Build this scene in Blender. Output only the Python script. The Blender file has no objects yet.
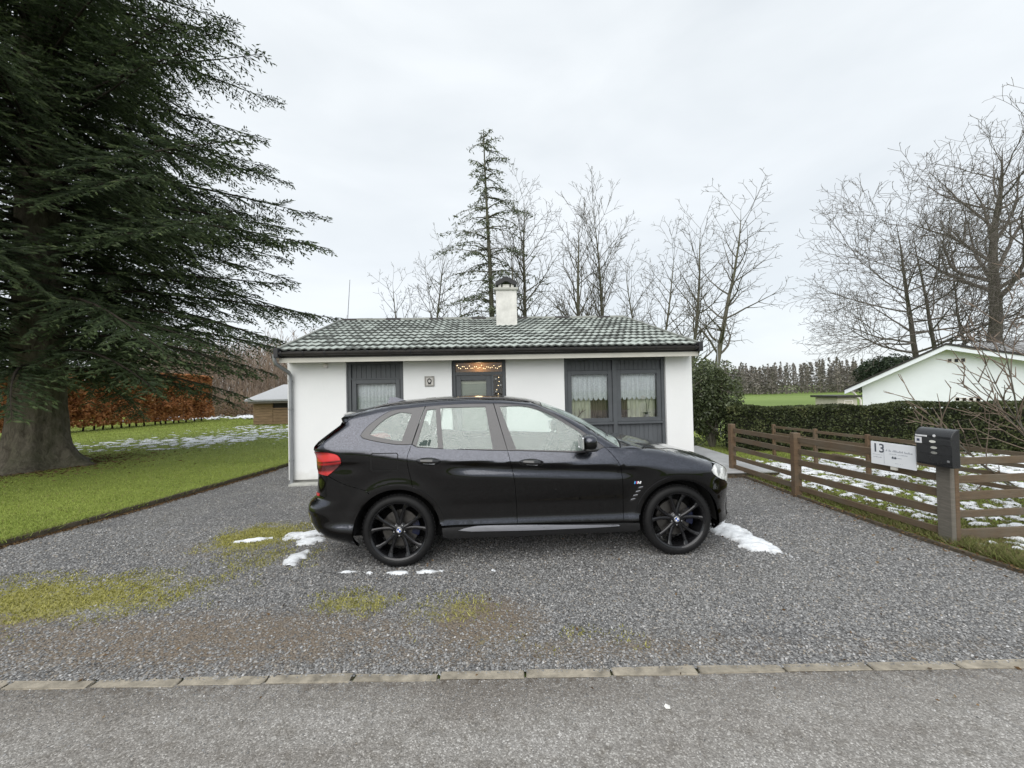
import bpy, bmesh, math, random
import numpy as np
from mathutils import Vector, Matrix, geometry

scene = bpy.context.scene
col = scene.collection
R = math.radians
rng = np.random.default_rng(7)
random.seed(7)

# ------------------------------------------------------------------ camera
CAM_H, PITCH, ROLL = 1.752, 0.0156, 0.021
cam_d = bpy.data.cameras.new('camera')
cam_d.sensor_width = 36.0
cam_d.lens = 385.0 / 1024.0 * 36.0
cam_d.clip_start = 0.05
cam_d.clip_end = 3000.0
cam = bpy.data.objects.new('camera', cam_d)
col.objects.link(cam)
_fwd = Vector((0, math.cos(PITCH), math.sin(PITCH)))
_up0 = Vector((0, -math.sin(PITCH), math.cos(PITCH)))
_rt0 = Vector((1, 0, 0))
_rt = _rt0 * math.cos(ROLL) - _up0 * math.sin(ROLL)
_up = _up0 * math.cos(ROLL) + _rt0 * math.sin(ROLL)
cam.matrix_world = Matrix(((_rt.x, _up.x, -_fwd.x, 0), (_rt.y, _up.y, -_fwd.y, 0),
                           (_rt.z, _up.z, -_fwd.z, CAM_H), (0, 0, 0, 1)))
scene.camera = cam

# ------------------------------------------------------------------ sky: thin overcast over a daylight sky
SUN_EL, SUN_AZ = R(42), R(200)       # azimuth clockwise from +Y: the veiled sun stands behind the camera
world = bpy.data.worlds.new('World')
scene.world = world
world.use_nodes = True
wn, wl = world.node_tree.nodes, world.node_tree.links
wn.clear()
w_out = wn.new('ShaderNodeOutputWorld')
w_bg = wn.new('ShaderNodeBackground')
w_bg.inputs['Strength'].default_value = 0.12
w_sky = wn.new('ShaderNodeTexSky')
w_sky.sky_type = 'NISHITA'
w_sky.sun_disc = False
w_sky.sun_elevation = SUN_EL
w_sky.sun_rotation = SUN_AZ
w_tc = wn.new('ShaderNodeTexCoord')
w_map = wn.new('ShaderNodeMapping')
w_map.inputs['Scale'].default_value = (1.0, 1.0, 2.6)
w_map.inputs['Location'].default_value = (0.35, 0.1, 0.2)
w_noise = wn.new('ShaderNodeTexNoise')
w_noise.inputs['Scale'].default_value = 2.1
w_noise.inputs['Detail'].default_value = 5.0
w_noise.inputs['Roughness'].default_value = 0.48
w_noise.inputs['Distortion'].default_value = 0.35
w_ramp = wn.new('ShaderNodeValToRGB')
w_ramp.color_ramp.elements[0].position = 0.36
w_ramp.color_ramp.elements[0].color = (0.60, 0.635, 0.66, 1)
w_ramp.color_ramp.elements[1].position = 0.66
w_ramp.color_ramp.elements[1].color = (0.70, 0.73, 0.75, 1)
w_scale = wn.new('ShaderNodeVectorMath')
w_scale.operation = 'SCALE'
w_scale.inputs['Scale'].default_value = 6.45
w_mix = wn.new('ShaderNodeMixRGB')
w_mix.inputs['Fac'].default_value = 0.93
wl.new(w_tc.outputs['Generated'], w_map.inputs['Vector'])
wl.new(w_map.outputs['Vector'], w_noise.inputs['Vector'])
wl.new(w_noise.outputs['Fac'], w_ramp.inputs['Fac'])
wl.new(w_ramp.outputs['Color'], w_scale.inputs[0])
wl.new(w_sky.outputs['Color'], w_mix.inputs['Color1'])
wl.new(w_scale.outputs['Vector'], w_mix.inputs['Color2'])
wl.new(w_mix.outputs['Color'], w_bg.inputs['Color'])
wl.new(w_bg.outputs['Background'], w_out.inputs['Surface'])

sun_d = bpy.data.lights.new('sun', 'SUN')
sun_d.energy = 1.5
sun_d.angle = R(70)
sun_d.color = (1.0, 0.97, 0.92)
sun = bpy.data.objects.new('sun', sun_d)
col.objects.link(sun)
_sd = Vector((math.sin(SUN_AZ) * math.cos(SUN_EL), math.cos(SUN_AZ) * math.cos(SUN_EL), math.sin(SUN_EL)))
sun.rotation_euler = _sd.to_track_quat('Z', 'Y').to_euler()

scene.view_settings.view_transform = 'Standard'
scene.view_settings.look = 'None'
scene.view_settings.exposure = 0.86
scene.view_settings.gamma = 1.0
scene.view_settings.use_curve_mapping = False
scene.cycles.use_denoising = True
scene.cycles.max_bounces = 8
scene.cycles.transparent_max_bounces = 16
scene.cycles.use_adaptive_sampling = True
scene.cycles.caustics_reflective = False
scene.cycles.caustics_refractive = False

# ------------------------------------------------------------------ materials
class Nodes:
    """small helper round a material's node tree"""
    def __init__(s, name):
        s.m = bpy.data.materials.new(name)
        s.m.use_nodes = True
        s.t = s.m.node_tree
        s.t.nodes.clear()
        s.out = s.t.nodes.new('ShaderNodeOutputMaterial')
        s.p = None
    def n(s, kind, **kw):
        nd = s.t.nodes.new('ShaderNode' + kind)
        for k, v in kw.items():
            if hasattr(nd, k) and k not in nd.inputs:
                setattr(nd, k, v)
            else:
                nd.inputs[k].default_value = v
        return nd
    def l(s, a, b):
        s.t.links.new(a, b)
        return b
    def bsdf(s, **kw):
        s.p = s.n('BsdfPrincipled')
        for k, v in kw.items():
            s.p.inputs[k.replace('_', ' ')].default_value = v
        s.l(s.p.outputs[0], s.out.inputs['Surface'])
        return s.p
    def coord(s, kind='Object', scale=(1, 1, 1), loc=(0, 0, 0)):
        if kind == 'World':
            g = s.n('NewGeometry').outputs['Position']
        else:
            g = s.n('TexCoord').outputs[kind]
        mp = s.n('Mapping')
        mp.inputs['Scale'].default_value = scale
        mp.inputs['Location'].default_value = loc
        s.l(g, mp.inputs['Vector'])
        return mp.outputs[0]
    def noise(s, vec, scale, detail=4, rough=.55, dist=0.0):
        nd = s.n('TexNoise', Scale=scale, Detail=detail, Roughness=rough, Distortion=dist)
        s.l(vec, nd.inputs['Vector'])
        return nd.outputs['Fac']
    def voro(s, vec, scale, feature='F1', rnd=1.0):
        nd = s.n('TexVoronoi', feature=feature, Scale=scale, Randomness=rnd)
        s.l(vec, nd.inputs['Vector'])
        return nd
    def ramp(s, fac, stops):
        nd = s.n('ValToRGB')
        cr = nd.color_ramp
        while len(cr.elements) > 1:
            cr.elements.remove(cr.elements[-1])
        for i, (p, c) in enumerate(stops):
            e = cr.elements[0] if i == 0 else cr.elements.new(p)
            e.position = p
            e.color = tuple(c) + (1,) if len(c) == 3 else tuple(c)
        s.l(fac, nd.inputs['Fac'])
        return nd.outputs['Color']
    def mix(s, fac, a, b, mode='MIX'):
        nd = s.n('MixRGB', blend_type=mode)
        for inp, v in ((nd.inputs['Fac'], fac), (nd.inputs['Color1'], a), (nd.inputs['Color2'], b)):
            if isinstance(v, (int, float)):
                inp.default_value = v
            elif isinstance(v, tuple):
                inp.default_value = v + (1,) if len(v) == 3 else v
            else:
                s.l(v, inp)
        return nd.outputs['Color']
    def math(s, op, a, b=0.0, clamp=False):
        nd = s.n('Math', operation=op, use_clamp=clamp)
        for inp, v in ((nd.inputs[0], a), (nd.inputs[1], b)):
            if isinstance(v, (int, float)):
                inp.default_value = v
            else:
                s.l(v, inp)
        return nd.outputs[0]
    def bump(s, h, strength=.3, dist=.01, prev=None):
        nd = s.n('Bump', Strength=strength, Distance=dist)
        s.l(h, nd.inputs['Height'])
        if prev is not None:
            s.l(prev, nd.inputs['Normal'])
        s.l(nd.outputs[0], s.p.inputs['Normal'])
        return nd.outputs[0]
    def color(s, sock):
        s.l(sock, s.p.inputs['Base Color'])
    def rough(s, sock):
        s.l(sock, s.p.inputs['Roughness'])
    def objrand(s):
        return s.n('ObjectInfo').outputs['Random']
    def attr(s, name='tint'):
        return s.n('Attribute', attribute_name=name).outputs['Fac']

MAT = {}
def plain(name, color, rough=.6, var=.12, scale=8.0, bump=0.0, bscale=60.0, spec=.4, metallic=0.0, coat=0.0, kind='Object', stretch=(1, 1, 1)):
    """a procedural material: one colour broken up by two noises, with fine relief"""
    if name in MAT:
        return MAT[name]
    s = Nodes(name)
    s.bsdf(Roughness=rough, Metallic=metallic)
    s.p.inputs['Specular IOR Level'].default_value = spec
    s.p.inputs['Coat Weight'].default_value = coat
    c = s.coord(kind, stretch)
    lo = tuple(max(0, v * (1 - var)) for v in color)
    hi = tuple(min(1, v * (1 + var)) for v in color)
    nz = s.noise(c, scale, 6, .6)
    s.color(s.ramp(nz, [(.3, lo), (.7, hi)]))
    rr = s.math('ADD', s.math('MULTIPLY', s.math('SUBTRACT', nz, .5), .25), rough, True)
    s.rough(rr)
    if bump:
        s.bump(s.noise(c, bscale, 5, .6), bump, .004)
    MAT[name] = s.m
    return s.m

def leafmat(name, stops, rough=.55, spec=.3, trans=.25, bump=0):
    """foliage: colour by a per-leaf tint attribute, some light passing through"""
    s = Nodes(name)
    s.bsdf(Roughness=rough)
    s.p.inputs['Specular IOR Level'].default_value = spec
    c = s.ramp(s.attr('tint'), stops)
    s.color(c)
    if trans:
        tr = s.n('BsdfTranslucent')
        s.l(c, tr.inputs['Color'])
        mx = s.n('MixShader', Fac=trans)
        s.l(s.p.outputs[0], mx.inputs[1])
        s.l(tr.outputs[0], mx.inputs[2])
        s.l(mx.outputs[0], s.out.inputs['Surface'])
    MAT[name] = s.m
    return s.m

def glassmat(name, tint=(.93, .97, .95), ior=1.5, wet=0.0, rough=0.02, boost=1.0, mist_sheen=0.0):
    """window glass: see-through with a mirror layer that follows Fresnel"""
    s = Nodes(name)
    tr = s.n('BsdfTransparent', Color=tint + (1,))
    gl = s.n('BsdfGlossy', Roughness=rough)
    fr = s.n('Fresnel', IOR=ior)
    c = s.coord('Object')
    if wet:
        v = s.voro(c, 95)
        drop = s.ramp(v.outputs['Distance'], [(.0, (1, 1, 1)), (.38, (0, 0, 0))])
        bp = s.n('Bump', Strength=wet, Distance=.003)
        s.l(drop, bp.inputs['Height'])
        s.l(bp.outputs[0], gl.inputs['Normal'])
        s.l(bp.outputs[0], fr.inputs['Normal'])
    f = s.math('MULTIPLY', fr.outputs[0], boost, True)
    mx = s.n('MixShader')
    s.l(f, mx.inputs[0])
    s.l(tr.outputs[0], mx.inputs[1])
    s.l(gl.outputs[0], mx.inputs[2])
    last = mx
    if mist_sheen:
        df = s.n('BsdfDiffuse', Color=(.70, .84, .78, 1))  # pale mist film, with bright reflected sky painted into its colour
        nz = s.noise(c, 140, 3, .6)
        m2 = s.n('MixShader')
        s.l(s.math('MULTIPLY', s.ramp(nz, [(.35, (.55, .55, .55)), (.65, (1, 1, 1))]), mist_sheen), m2.inputs[0])
        s.l(mx.outputs[0], m2.inputs[1])
        s.l(df.outputs[0], m2.inputs[2])
        last = m2
    s.l(last.outputs[0], s.out.inputs['Surface'])
    MAT[name] = s.m
    return s.m

# ------------------------------------------------------------------ objects
def tag(o, label=None, cat=None, group=None, kind=None):
    if label: o['label'] = label
    if cat: o['category'] = cat
    if group: o['group'] = group
    if kind: o['kind'] = kind
    return o

def thing(name, label, cat, loc=(0, 0, 0), rz=0.0, group=None):
    o = bpy.data.objects.new(name, None)
    o.empty_display_size = .1
    col.objects.link(o)
    o.location = loc
    o.rotation_euler = (0, 0, rz)
    return tag(o, label, cat, group)

def link(name, me, m, parent=None):
    o = bpy.data.objects.new(name, me)
    if m is not None and not me.materials:
        me.materials.append(m)
    col.objects.link(o)
    if parent is not None:
        o.parent = parent
    return o

def npmesh(name, V, F, m, parent=None, smooth=False, tint=None):
    """one mesh object from arrays; F is (n,3) or (n,4)"""
    V = np.asarray(V, np.float32)
    F = np.asarray(F, np.int32)
    me = bpy.data.meshes.new(name)
    k = F.shape[1]
    me.vertices.add(len(V))
    me.vertices.foreach_set('co', V.ravel())
    me.loops.add(F.size)
    me.loops.foreach_set('vertex_index', F.ravel())
    me.polygons.add(len(F))
    me.polygons.foreach_set('loop_start', np.arange(len(F), dtype=np.int32) * k)
    if smooth:
        me.polygons.foreach_set('use_smooth', np.ones(len(F), bool))
    if tint is not None:
        a = me.attributes.new('tint', 'FLOAT', 'POINT')
        a.data.foreach_set('value', np.asarray(tint, np.float32))
    me.update(calc_edges=True)
    return link(name, me, m, parent)

class MB:
    """collects simple shapes; build() links them as ONE mesh object"""
    def __init__(s):
        s.v, s.f = [], []
    def add(s, vs, fs):
        b = len(s.v)
        s.v += [tuple(v) for v in vs]
        s.f += [tuple(b + i for i in f) for f in fs]
        return s
    def box(s, x0, x1, y0, y1, z0, z1, M=None):
        vs = [Vector((x, y, z)) for x in (x0, x1) for y in (y0, y1) for z in (z0, z1)]
        if M is not None:
            vs = [M @ v for v in vs]
        return s.add(vs, [(0, 1, 3, 2), (4, 6, 7, 5), (0, 4, 5, 1), (2, 3, 7, 6), (0, 2, 6, 4), (1, 5, 7, 3)])
    def bar(s, a, b, w, h, up=(0, 0, 1)):
        a, b = Vector(a), Vector(b)
        d = (b - a).normalized()
        r = d.cross(Vector(up)).normalized()
        u = r.cross(d).normalized()
        vs = [p + r * sx * w / 2 + u * sz * h / 2 for p in (a, b) for sx in (-1, 1) for sz in (-1, 1)]
        return s.add(vs, [(0, 1, 3, 2), (4, 6, 7, 5), (0, 4, 5, 1), (2, 3, 7, 6), (0, 2, 6, 4), (1, 5, 7, 3)])
    def tube(s, pts, rad, n=8, cap=True):
        pts = [Vector(p) for p in pts]
        if not hasattr(rad, '__len__'):
            rad = [rad] * len(pts)
        vs, prev = [], None
        for i, p in enumerate(pts):
            d = (pts[min(i + 1, len(pts) - 1)] - pts[max(i - 1, 0)]).normalized()
            if prev is None:
                ref = Vector((0, 0, 1)) if abs(d.z) < .9 else Vector((1, 0, 0))
                a = d.cross(ref).normalized()
            else:
                a = (prev - d * prev.dot(d)).normalized()
            prev = a
            b = d.cross(a)
            for k in range(n):
                t = 2 * math.pi * k / n
                vs.append(p + (a * math.cos(t) + b * math.sin(t)) * rad[i])
        fs = [(i * n + k, i * n + (k + 1) % n, (i + 1) * n + (k + 1) % n, (i + 1) * n + k)
              for i in range(len(pts) - 1) for k in range(n)]
        if cap:
            fs.append(tuple(range(n))[::-1])
            fs.append(tuple(range((len(pts) - 1) * n, len(pts) * n)))
        return s.add(vs, fs)
    def lathe(s, prof, n=24, M=None, close=False):
        """profile of (r, h) pairs spun about the local Z axis"""
        vs = []
        for r, h in prof:
            for k in range(n):
                t = 2 * math.pi * k / n
                v = Vector((r * math.cos(t), r * math.sin(t), h))
                vs.append(M @ v if M is not None else v)
        m = len(prof)
        rows = m if close else m - 1
        fs = [(i * n + k, i * n + (k + 1) % n, ((i + 1) % m) * n + (k + 1) % n, ((i + 1) % m) * n + k)
              for i in range(rows) for k in range(n)]
        return s.add(vs, fs)
    def prism(s, poly, M, depth):
        """flat polygon (list of 2D) in the XY plane of M, pushed along its Z"""
        n = len(poly)
        vs = [M @ Vector((p[0], p[1], 0)) for p in poly] + [M @ Vector((p[0], p[1], depth)) for p in poly]
        fs = [tuple(range(n))[::-1], tuple(range(n, 2 * n))]
        fs += [(k, (k + 1) % n, n + (k + 1) % n, n + k) for k in range(n)]
        return s.add(vs, fs)
    def build(s, name, m, parent=None, smooth=False, bevel=0.0, seg=2):
        me = bpy.data.meshes.new(name)
        me.from_pydata(s.v, [], s.f)
        bm = bmesh.new()
        bm.from_mesh(me)
        bmesh.ops.recalc_face_normals(bm, faces=bm.faces)
        if bevel:
            es = [e for e in bm.edges if e.is_manifold and e.calc_face_angle(0) > .5]
            bmesh.ops.bevel(bm, geom=es, offset=bevel, segments=seg, affect='EDGES', profile=.6)
        if smooth:
            for f in bm.faces:
                f.smooth = True
        bm.to_mesh(me)
        bm.free()
        if smooth:
            me.set_sharp_from_angle(angle=R(38))
        return link(name, me, m, parent)

def copy_tree(o, parent=None):
    c = o.copy()
    col.objects.link(c)
    c.parent = parent
    for ch in list(o.children):
        copy_tree(ch, c)
    return c

def text_part(name, s, size, M, m, parent, extrude=.0008, align='LEFT', bold=0.0):
    cu = bpy.data.curves.new(name, 'FONT')
    cu.body = s
    cu.size = size
    cu.extrude = extrude
    cu.offset = bold
    cu.align_x = align
    cu.resolution_u = 3
    tmp = bpy.data.objects.new(name, cu)
    col.objects.link(tmp)
    bpy.context.view_layer.update()
    me = bpy.data.meshes.new_from_object(tmp.evaluated_get(bpy.context.evaluated_depsgraph_get()))
    bpy.data.objects.remove(tmp)
    me.materials.clear()
    o = link(name, me, m, parent)
    o.matrix_local = M
    return o

def vnoise(x, y, seed=0, scale=1.0, octaves=3):
    """value noise on arrays, 0..1"""
    tot = np.zeros(np.shape(x), float)
    amp, norm = 1.0, 0.0
    for o in range(octaves):
        r = np.random.default_rng(seed * 31 + o)
        tab = r.random((256, 256))
        fx, fy = np.asarray(x) * scale * 2 ** o + 1000.0, np.asarray(y) * scale * 2 ** o + 1000.0
        ix, iy = np.floor(fx).astype(int), np.floor(fy).astype(int)
        u, v = fx - ix, fy - iy
        u, v = u * u * (3 - 2 * u), v * v * (3 - 2 * v)
        g = lambda a, b: tab[(a) % 256, (b) % 256]
        tot += amp * ((g(ix, iy) * (1 - u) + g(ix + 1, iy) * u) * (1 - v) + (g(ix, iy + 1) * (1 - u) + g(ix + 1, iy + 1) * u) * v)
        norm += amp
        amp *= .5
    return tot / norm

def sstep(a, b, x):
    t = np.clip((np.asarray(x, float) - a) / (b - a), 0, 1)
    return t * t * (3 - 2 * t)

# ------------------------------------------------------------------ ground, road, driveway, lawns
def gz(x, y):
    """terrain height: level round the house, falling gently towards the far wood and the neighbour"""
    x, y = np.asarray(x, float), np.asarray(y, float)
    return -.95 * sstep(12, 120, y) - .45 * sstep(7, 15, x) * sstep(9.8, 14, y)

MOSS = [(-4.05, 3.45, 1.35, .42, 1.0), (-3.2, 4.82, .58, .52, 1.0), (-1.35, 3.25, .42, .2, .62), (-.55, 3.1, .45, .22, .45), (-2.7, 4.2, .6, .35, .42),
        (-5.0, 3.0, 1.2, .35, .6), (.1, 2.72, .8, .14, .22)]
DIRT = [(-2.4, 2.82, 2.6, .48, .85), (-.25, 2.95, .55, .42, 1.0), (.2, 2.62, 2.4, .22, .65), (-4.3, 3.0, 1.5, .45, .8), (2.6, 2.58, 1.4, .14, .5), (-3.4, 4.5, .9, .5, .5)]

def ell(L, x, y):
    d = np.zeros(np.shape(x))
    for cx, cy, rx, ry, a in L:
        d = np.maximum(d, a * np.clip(1.35 - np.hypot((x - cx) / rx, (y - cy) / ry), 0, 1))
    return d

def ell_nodes(s, L):
    last = None
    for cx, cy, rx, ry, a in L:
        v = s.coord('World', (1 / rx, 1 / ry, 0), (-cx / rx, -cy / ry, 0))
        ln = s.n('VectorMath', operation='LENGTH')
        s.l(v, ln.inputs[0])
        d = s.math('MULTIPLY', s.math('SUBTRACT', 1.35, ln.outputs['Value'], True), a)
        last = d if last is None else s.math('MAXIMUM', last, d)
    return last

def gravel_material():
    s = Nodes('gravel')
    s.bsdf(Roughness=.75)
    s.p.inputs['Specular IOR Level'].default_value = .35
    c = s.coord('World')
    v = s.voro(c, 75)
    v2 = s.voro(c, 31)
    sep = s.n('SeparateColor')
    s.l(v.outputs['Color'], sep.inputs[0])
    base = s.ramp(sep.outputs[0], [(0, (.12, .119, .118)), (.45, (.205, .204, .203)), (.75, (.28, .279, .277)), (1, (.42, .418, .416))])
    big = s.noise(c, 1.3, 4, .6)
    base = s.mix(1.0, base, s.ramp(big, [(.3, (.82, .82, .84)), (.7, (1.1, 1.08, 1.04))]), 'MULTIPLY')
    gap = s.ramp(v.outputs['Distance'], [(.35, (1, 1, 1)), (.75, (.45, .45, .45))])
    base = s.mix(1.0, base, gap, 'MULTIPLY')
    nz = s.noise(c, 9, 6, .68)
    nf = s.noise(c, 55, 4, .7)
    brk = s.math('ADD', s.math('MULTIPLY', nz, 1.1), s.math('MULTIPLY', nf, .7))
    dm = s.math('ADD', ell_nodes(s, DIRT), s.math('MULTIPLY', s.math('SUBTRACT', brk, .9), 1.5))
    base = s.mix(s.ramp(dm, [(.35, (0, 0, 0)), (.85, (.8, .8, .8))]), base, s.ramp(nf, [(.3, (.095, .07, .048)), (.7, (.27, .215, .155))]))
    mm = s.math('ADD', ell_nodes(s, MOSS), s.math('MULTIPLY', s.math('SUBTRACT', brk, .9), 1.7))
    moss = s.ramp(nf, [(.25, (.14, .13, .045)), (.55, (.31, .295, .095)), (.8, (.45, .42, .17))])
    base = s.mix(s.ramp(mm, [(.36, (0, 0, 0)), (.85, (.95, .95, .95))]), base, moss)
    s.color(base)
    h = s.math('SUBTRACT', 1.0, v.outputs['Distance'])
    b1 = s.bump(h, .8, .012)
    s.bump(s.math('SUBTRACT', 1.0, v2.outputs['Distance']), .35, .012, b1)
    return s.m

def asphalt_material():
    s = Nodes('asphalt')
    s.bsdf(Roughness=.7)
    s.p.inputs['Specular IOR Level'].default_value = .4
    c = s.coord('World')
    v = s.voro(c, 140)
    sep = s.n('SeparateColor')
    s.l(v.outputs['Color'], sep.inputs[0])
    base = s.ramp(sep.outputs[0], [(0, (.155, .147, .138)), (.5, (.225, .215, .203)), (.85, (.29, .28, .267)), (1, (.46, .45, .435))])
    big = s.noise(s.coord('World', (.7, 2.2, 1)), 1.1, 5, .6, .4)
    base = s.mix(1.0, base, s.ramp(big, [(.32, (.88, .85, .82)), (.52, (1.05, 1.04, 1.02)), (.72, (1.3, 1.3, 1.31))]), 'MULTIPLY')
    mid = s.noise(c, 14, 5, .7)
    base = s.mix(1.0, base, s.ramp(mid, [(.34, (.78, .76, .73)), (.5, (1, 1, 1)), (.68, (1.15, 1.15, 1.15))]), 'MULTIPLY')
    # brown grit gathered along the kerb
    y = s.n('SeparateXYZ')
    s.l(c, y.inputs[0])
    edge = s.math('SUBTRACT', 1.0, s.math('MULTIPLY', s.math('ABSOLUTE', s.math('SUBTRACT', y.outputs[1], 2.36)), 4.0), True)
    base = s.mix(s.math('MULTIPLY', edge, s.ramp(mid, [(.4, (0, 0, 0)), (.62, (.85, .85, .85))])), base, (.075, .06, .045))
    # a few fine cracks
    cv = s.voro(s.mix(.12, c, s.n('TexNoise', Scale=3.0).outputs['Color']), 1.1, 'DISTANCE_TO_EDGE')
    crack = s.ramp(cv.outputs['Distance'], [(0, (.35, .35, .35)), (.006, (1, 1, 1))])
    base = s.mix(s.ramp(big, [(.5, (0, 0, 0)), (.6, (.7, .7, .7))]), base, s.mix(1.0, base, crack, 'MULTIPLY'))
    s.color(base)
    s.rough(s.ramp(big, [(.35, (.36, .36, .36)), (.6, (.6, .6, .6))]))
    b1 = s.bump(s.math('SUBTRACT', 1.0, v.outputs['Distance']), .5, .005)
    s.bump(mid, .3, .01, b1)
    return s.m

def lawn_material(name, a, b, c3, far=False):
    s = Nodes(name)
    s.bsdf(Roughness=.8)
    s.p.inputs['Specular IOR Level'].default_value = .2
    c = s.coord('World')
    fine = s.noise(s.coord('World', (1, .6, 1)), 30 if not far else 3.0, 6, .75)
    big = s.noise(c, .55 if not far else .03, 5, .6)
    col1 = s.ramp(fine, [(.3, a), (.55, b), (.8, c3)])
    s.color(s.mix(1.0, col1, s.ramp(big, [(.3, (.78, .8, .7)), (.7, (1.15, 1.12, 1.1))]), 'MULTIPLY'))
    s.bump(fine, .7, .03)
    return s.m

M_gravel = gravel_material()
M_asphalt = asphalt_material()
M_lawn = lawn_material('lawn_grass', (.12, .155, .028), (.235, .295, .06), (.33, .38, .10))
M_field = lawn_material('field_grass', (.15, .215, .055), (.185, .26, .068), (.22, .295, .085), True)

# one big sheet of terrain out to the horizon
gx = np.concatenate([np.linspace(-900, -60, 14), np.linspace(-50, 60, 45), np.linspace(75, 900, 14)])
gy = np.concatenate([np.linspace(-200, -10, 6), np.linspace(-5, 140, 59), np.linspace(160, 1600, 16)])
GX, GY = np.meshgrid(gx, gy, indexing='ij')
GZ = gz(GX, GY) - .03
nx_, ny_ = GX.shape
idx = np.arange(nx_ * ny_).reshape(nx_, ny_)
FQ = np.stack([idx[:-1, :-1], idx[1:, :-1], idx[1:, 1:], idx[:-1, 1:]], -1).reshape(-1, 4)
o = npmesh('ground', np.stack([GX, GY, GZ], -1).reshape(-1, 3), FQ, M_field, smooth=True)
tag(o, 'green grass field reaching back to the far wood', 'ground', kind='structure')

LEFT_EDGE = [(-6.95, 2.43), (-6.18, 4.64), (-5.9, 6.1), (-5.55, 9.37), (-5.35, 12.0)]
RIGHT_EDGE = [(4.66, 2.43), (4.56, 3.53), (4.42, 4.91), (4.37, 7.64), (4.3, 12.0)]
def edge_x(L, y):
    return np.interp(y, [p[1] for p in L], [p[0] for p in L])

def strip(name, y0, y1, xl, xr, nxn, nyn, zf, m):
    ys = np.linspace(y0, y1, nyn)
    V = []
    for y in ys:
        a, b = xl(y), xr(y)
        for t in np.linspace(0, 1, nxn):
            x = a + (b - a) * t
            V.append((x, y, zf(x, y)))
    idx = np.arange(nxn * nyn).reshape(nyn, nxn)
    F = np.stack([idx[:-1, :-1], idx[:-1, 1:], idx[1:, 1:], idx[1:, :-1]], -1).reshape(-1, 4)
    return npmesh(name, V, F, m, smooth=True)

o = strip('road', -14, 2.375, lambda y: -120, lambda y: 120, 60, 8, lambda x, y: 0.0, M_asphalt)
tag(o, 'worn grey asphalt lane in front of the driveway', 'road', kind='structure')
o = strip('driveway', 2.43, 12.0, lambda y: edge_x(LEFT_EDGE, y), lambda y: edge_x(RIGHT_EDGE, y), 30, 30,
          lambda x, y: 0.0, M_gravel)
tag(o, 'grey gravel driveway between lane and white house', 'driveway', kind='structure')
o = strip('lawn_left', 2.43, 60, lambda y: -80, lambda y: edge_x(LEFT_EDGE, y) - .02, 30, 40, lambda x, y: float(gz(x, y)) + .05, M_lawn)
tag(o, 'mown green lawn under the big fir', 'lawn', kind='structure')
o = strip('lawn_right', 2.43, 16, lambda y: edge_x(RIGHT_EDGE, y) + .02, lambda y: 30, 30, 30, lambda x, y: float(gz(x, y)) + .03, M_lawn)
tag(o, 'snow speckled grass behind the brown rail fence', 'lawn', kind='structure')

# kerb stones along the lane, laid flush
M_kerb = plain('kerb_concrete', (.285, .255, .205), .9, .42, 11, .9, 90, kind='World')
edging = bpy.data.objects.new('kerb', None)
col.objects.link(edging)
tag(edging, 'row of flush beige concrete kerb stones between lane and gravel', 'kerb', kind='structure')
def kerb_mesh(L, seed):
    r = random.Random(seed)
    m = MB()
    m.box(0, L, 0, .064, -.1, .007)
    o = m.build('kerb_stone', M_kerb, None, bevel=.006)
    me = o.data
    for v in me.vertices:
        v.co.x += r.uniform(-.007, .007)
        v.co.y += r.uniform(-.006, .006)
        v.co.z += r.uniform(-.002, .002)
    bpy.data.objects.remove(o)
    return me
kms = [kerb_mesh(.512, i) for i in range(4)]
x, k = -6.85, 0
while x < 8.0:
    o = bpy.data.objects.new('kerb_stone', kms[k % 4])
    col.objects.link(o)
    o.parent = edging
    o.location = (x, 2.365 + random.uniform(-.004, .004) + .005 * x / 3, random.uniform(-.003, .002))
    o.rotation_euler = (0, 0, random.uniform(-.008, .008))
    x += .531
    k += 1

# boards edging the lawns
M_edgeboard = plain('edging_board', (.085, .07, .05), .9, .35, 14, .6, 70, kind='World')
def edging_row(name, label, L, off, h, th, zb):
    t = thing(name, label, 'edging', (L[0][0], L[0][1], 0))
    y = L[0][1] + .03
    while y < min(L[-1][1], 10.2):
        y2 = y + .98
        a = Vector((float(edge_x(L, y)) + off, y, zb + random.uniform(-.006, .006)))
        b = Vector((float(edge_x(L, y2)) + off, y2, zb + random.uniform(-.006, .006)))
        m = MB().bar(a - t.location, b - t.location, th, h)
        m.build('board', M_edgeboard, t, bevel=.004, seg=1)
        y = y2 + .02
edging_row('lawn_edging', 'weathered edging boards along the left lawn beside the gravel', LEFT_EDGE, .005, .17, .05, -.015)
edging_row('gravel_edging', 'low weathered edging boards along the gravel beneath the rail fence', RIGHT_EDGE, 0, .12, .04, -.018)

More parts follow.
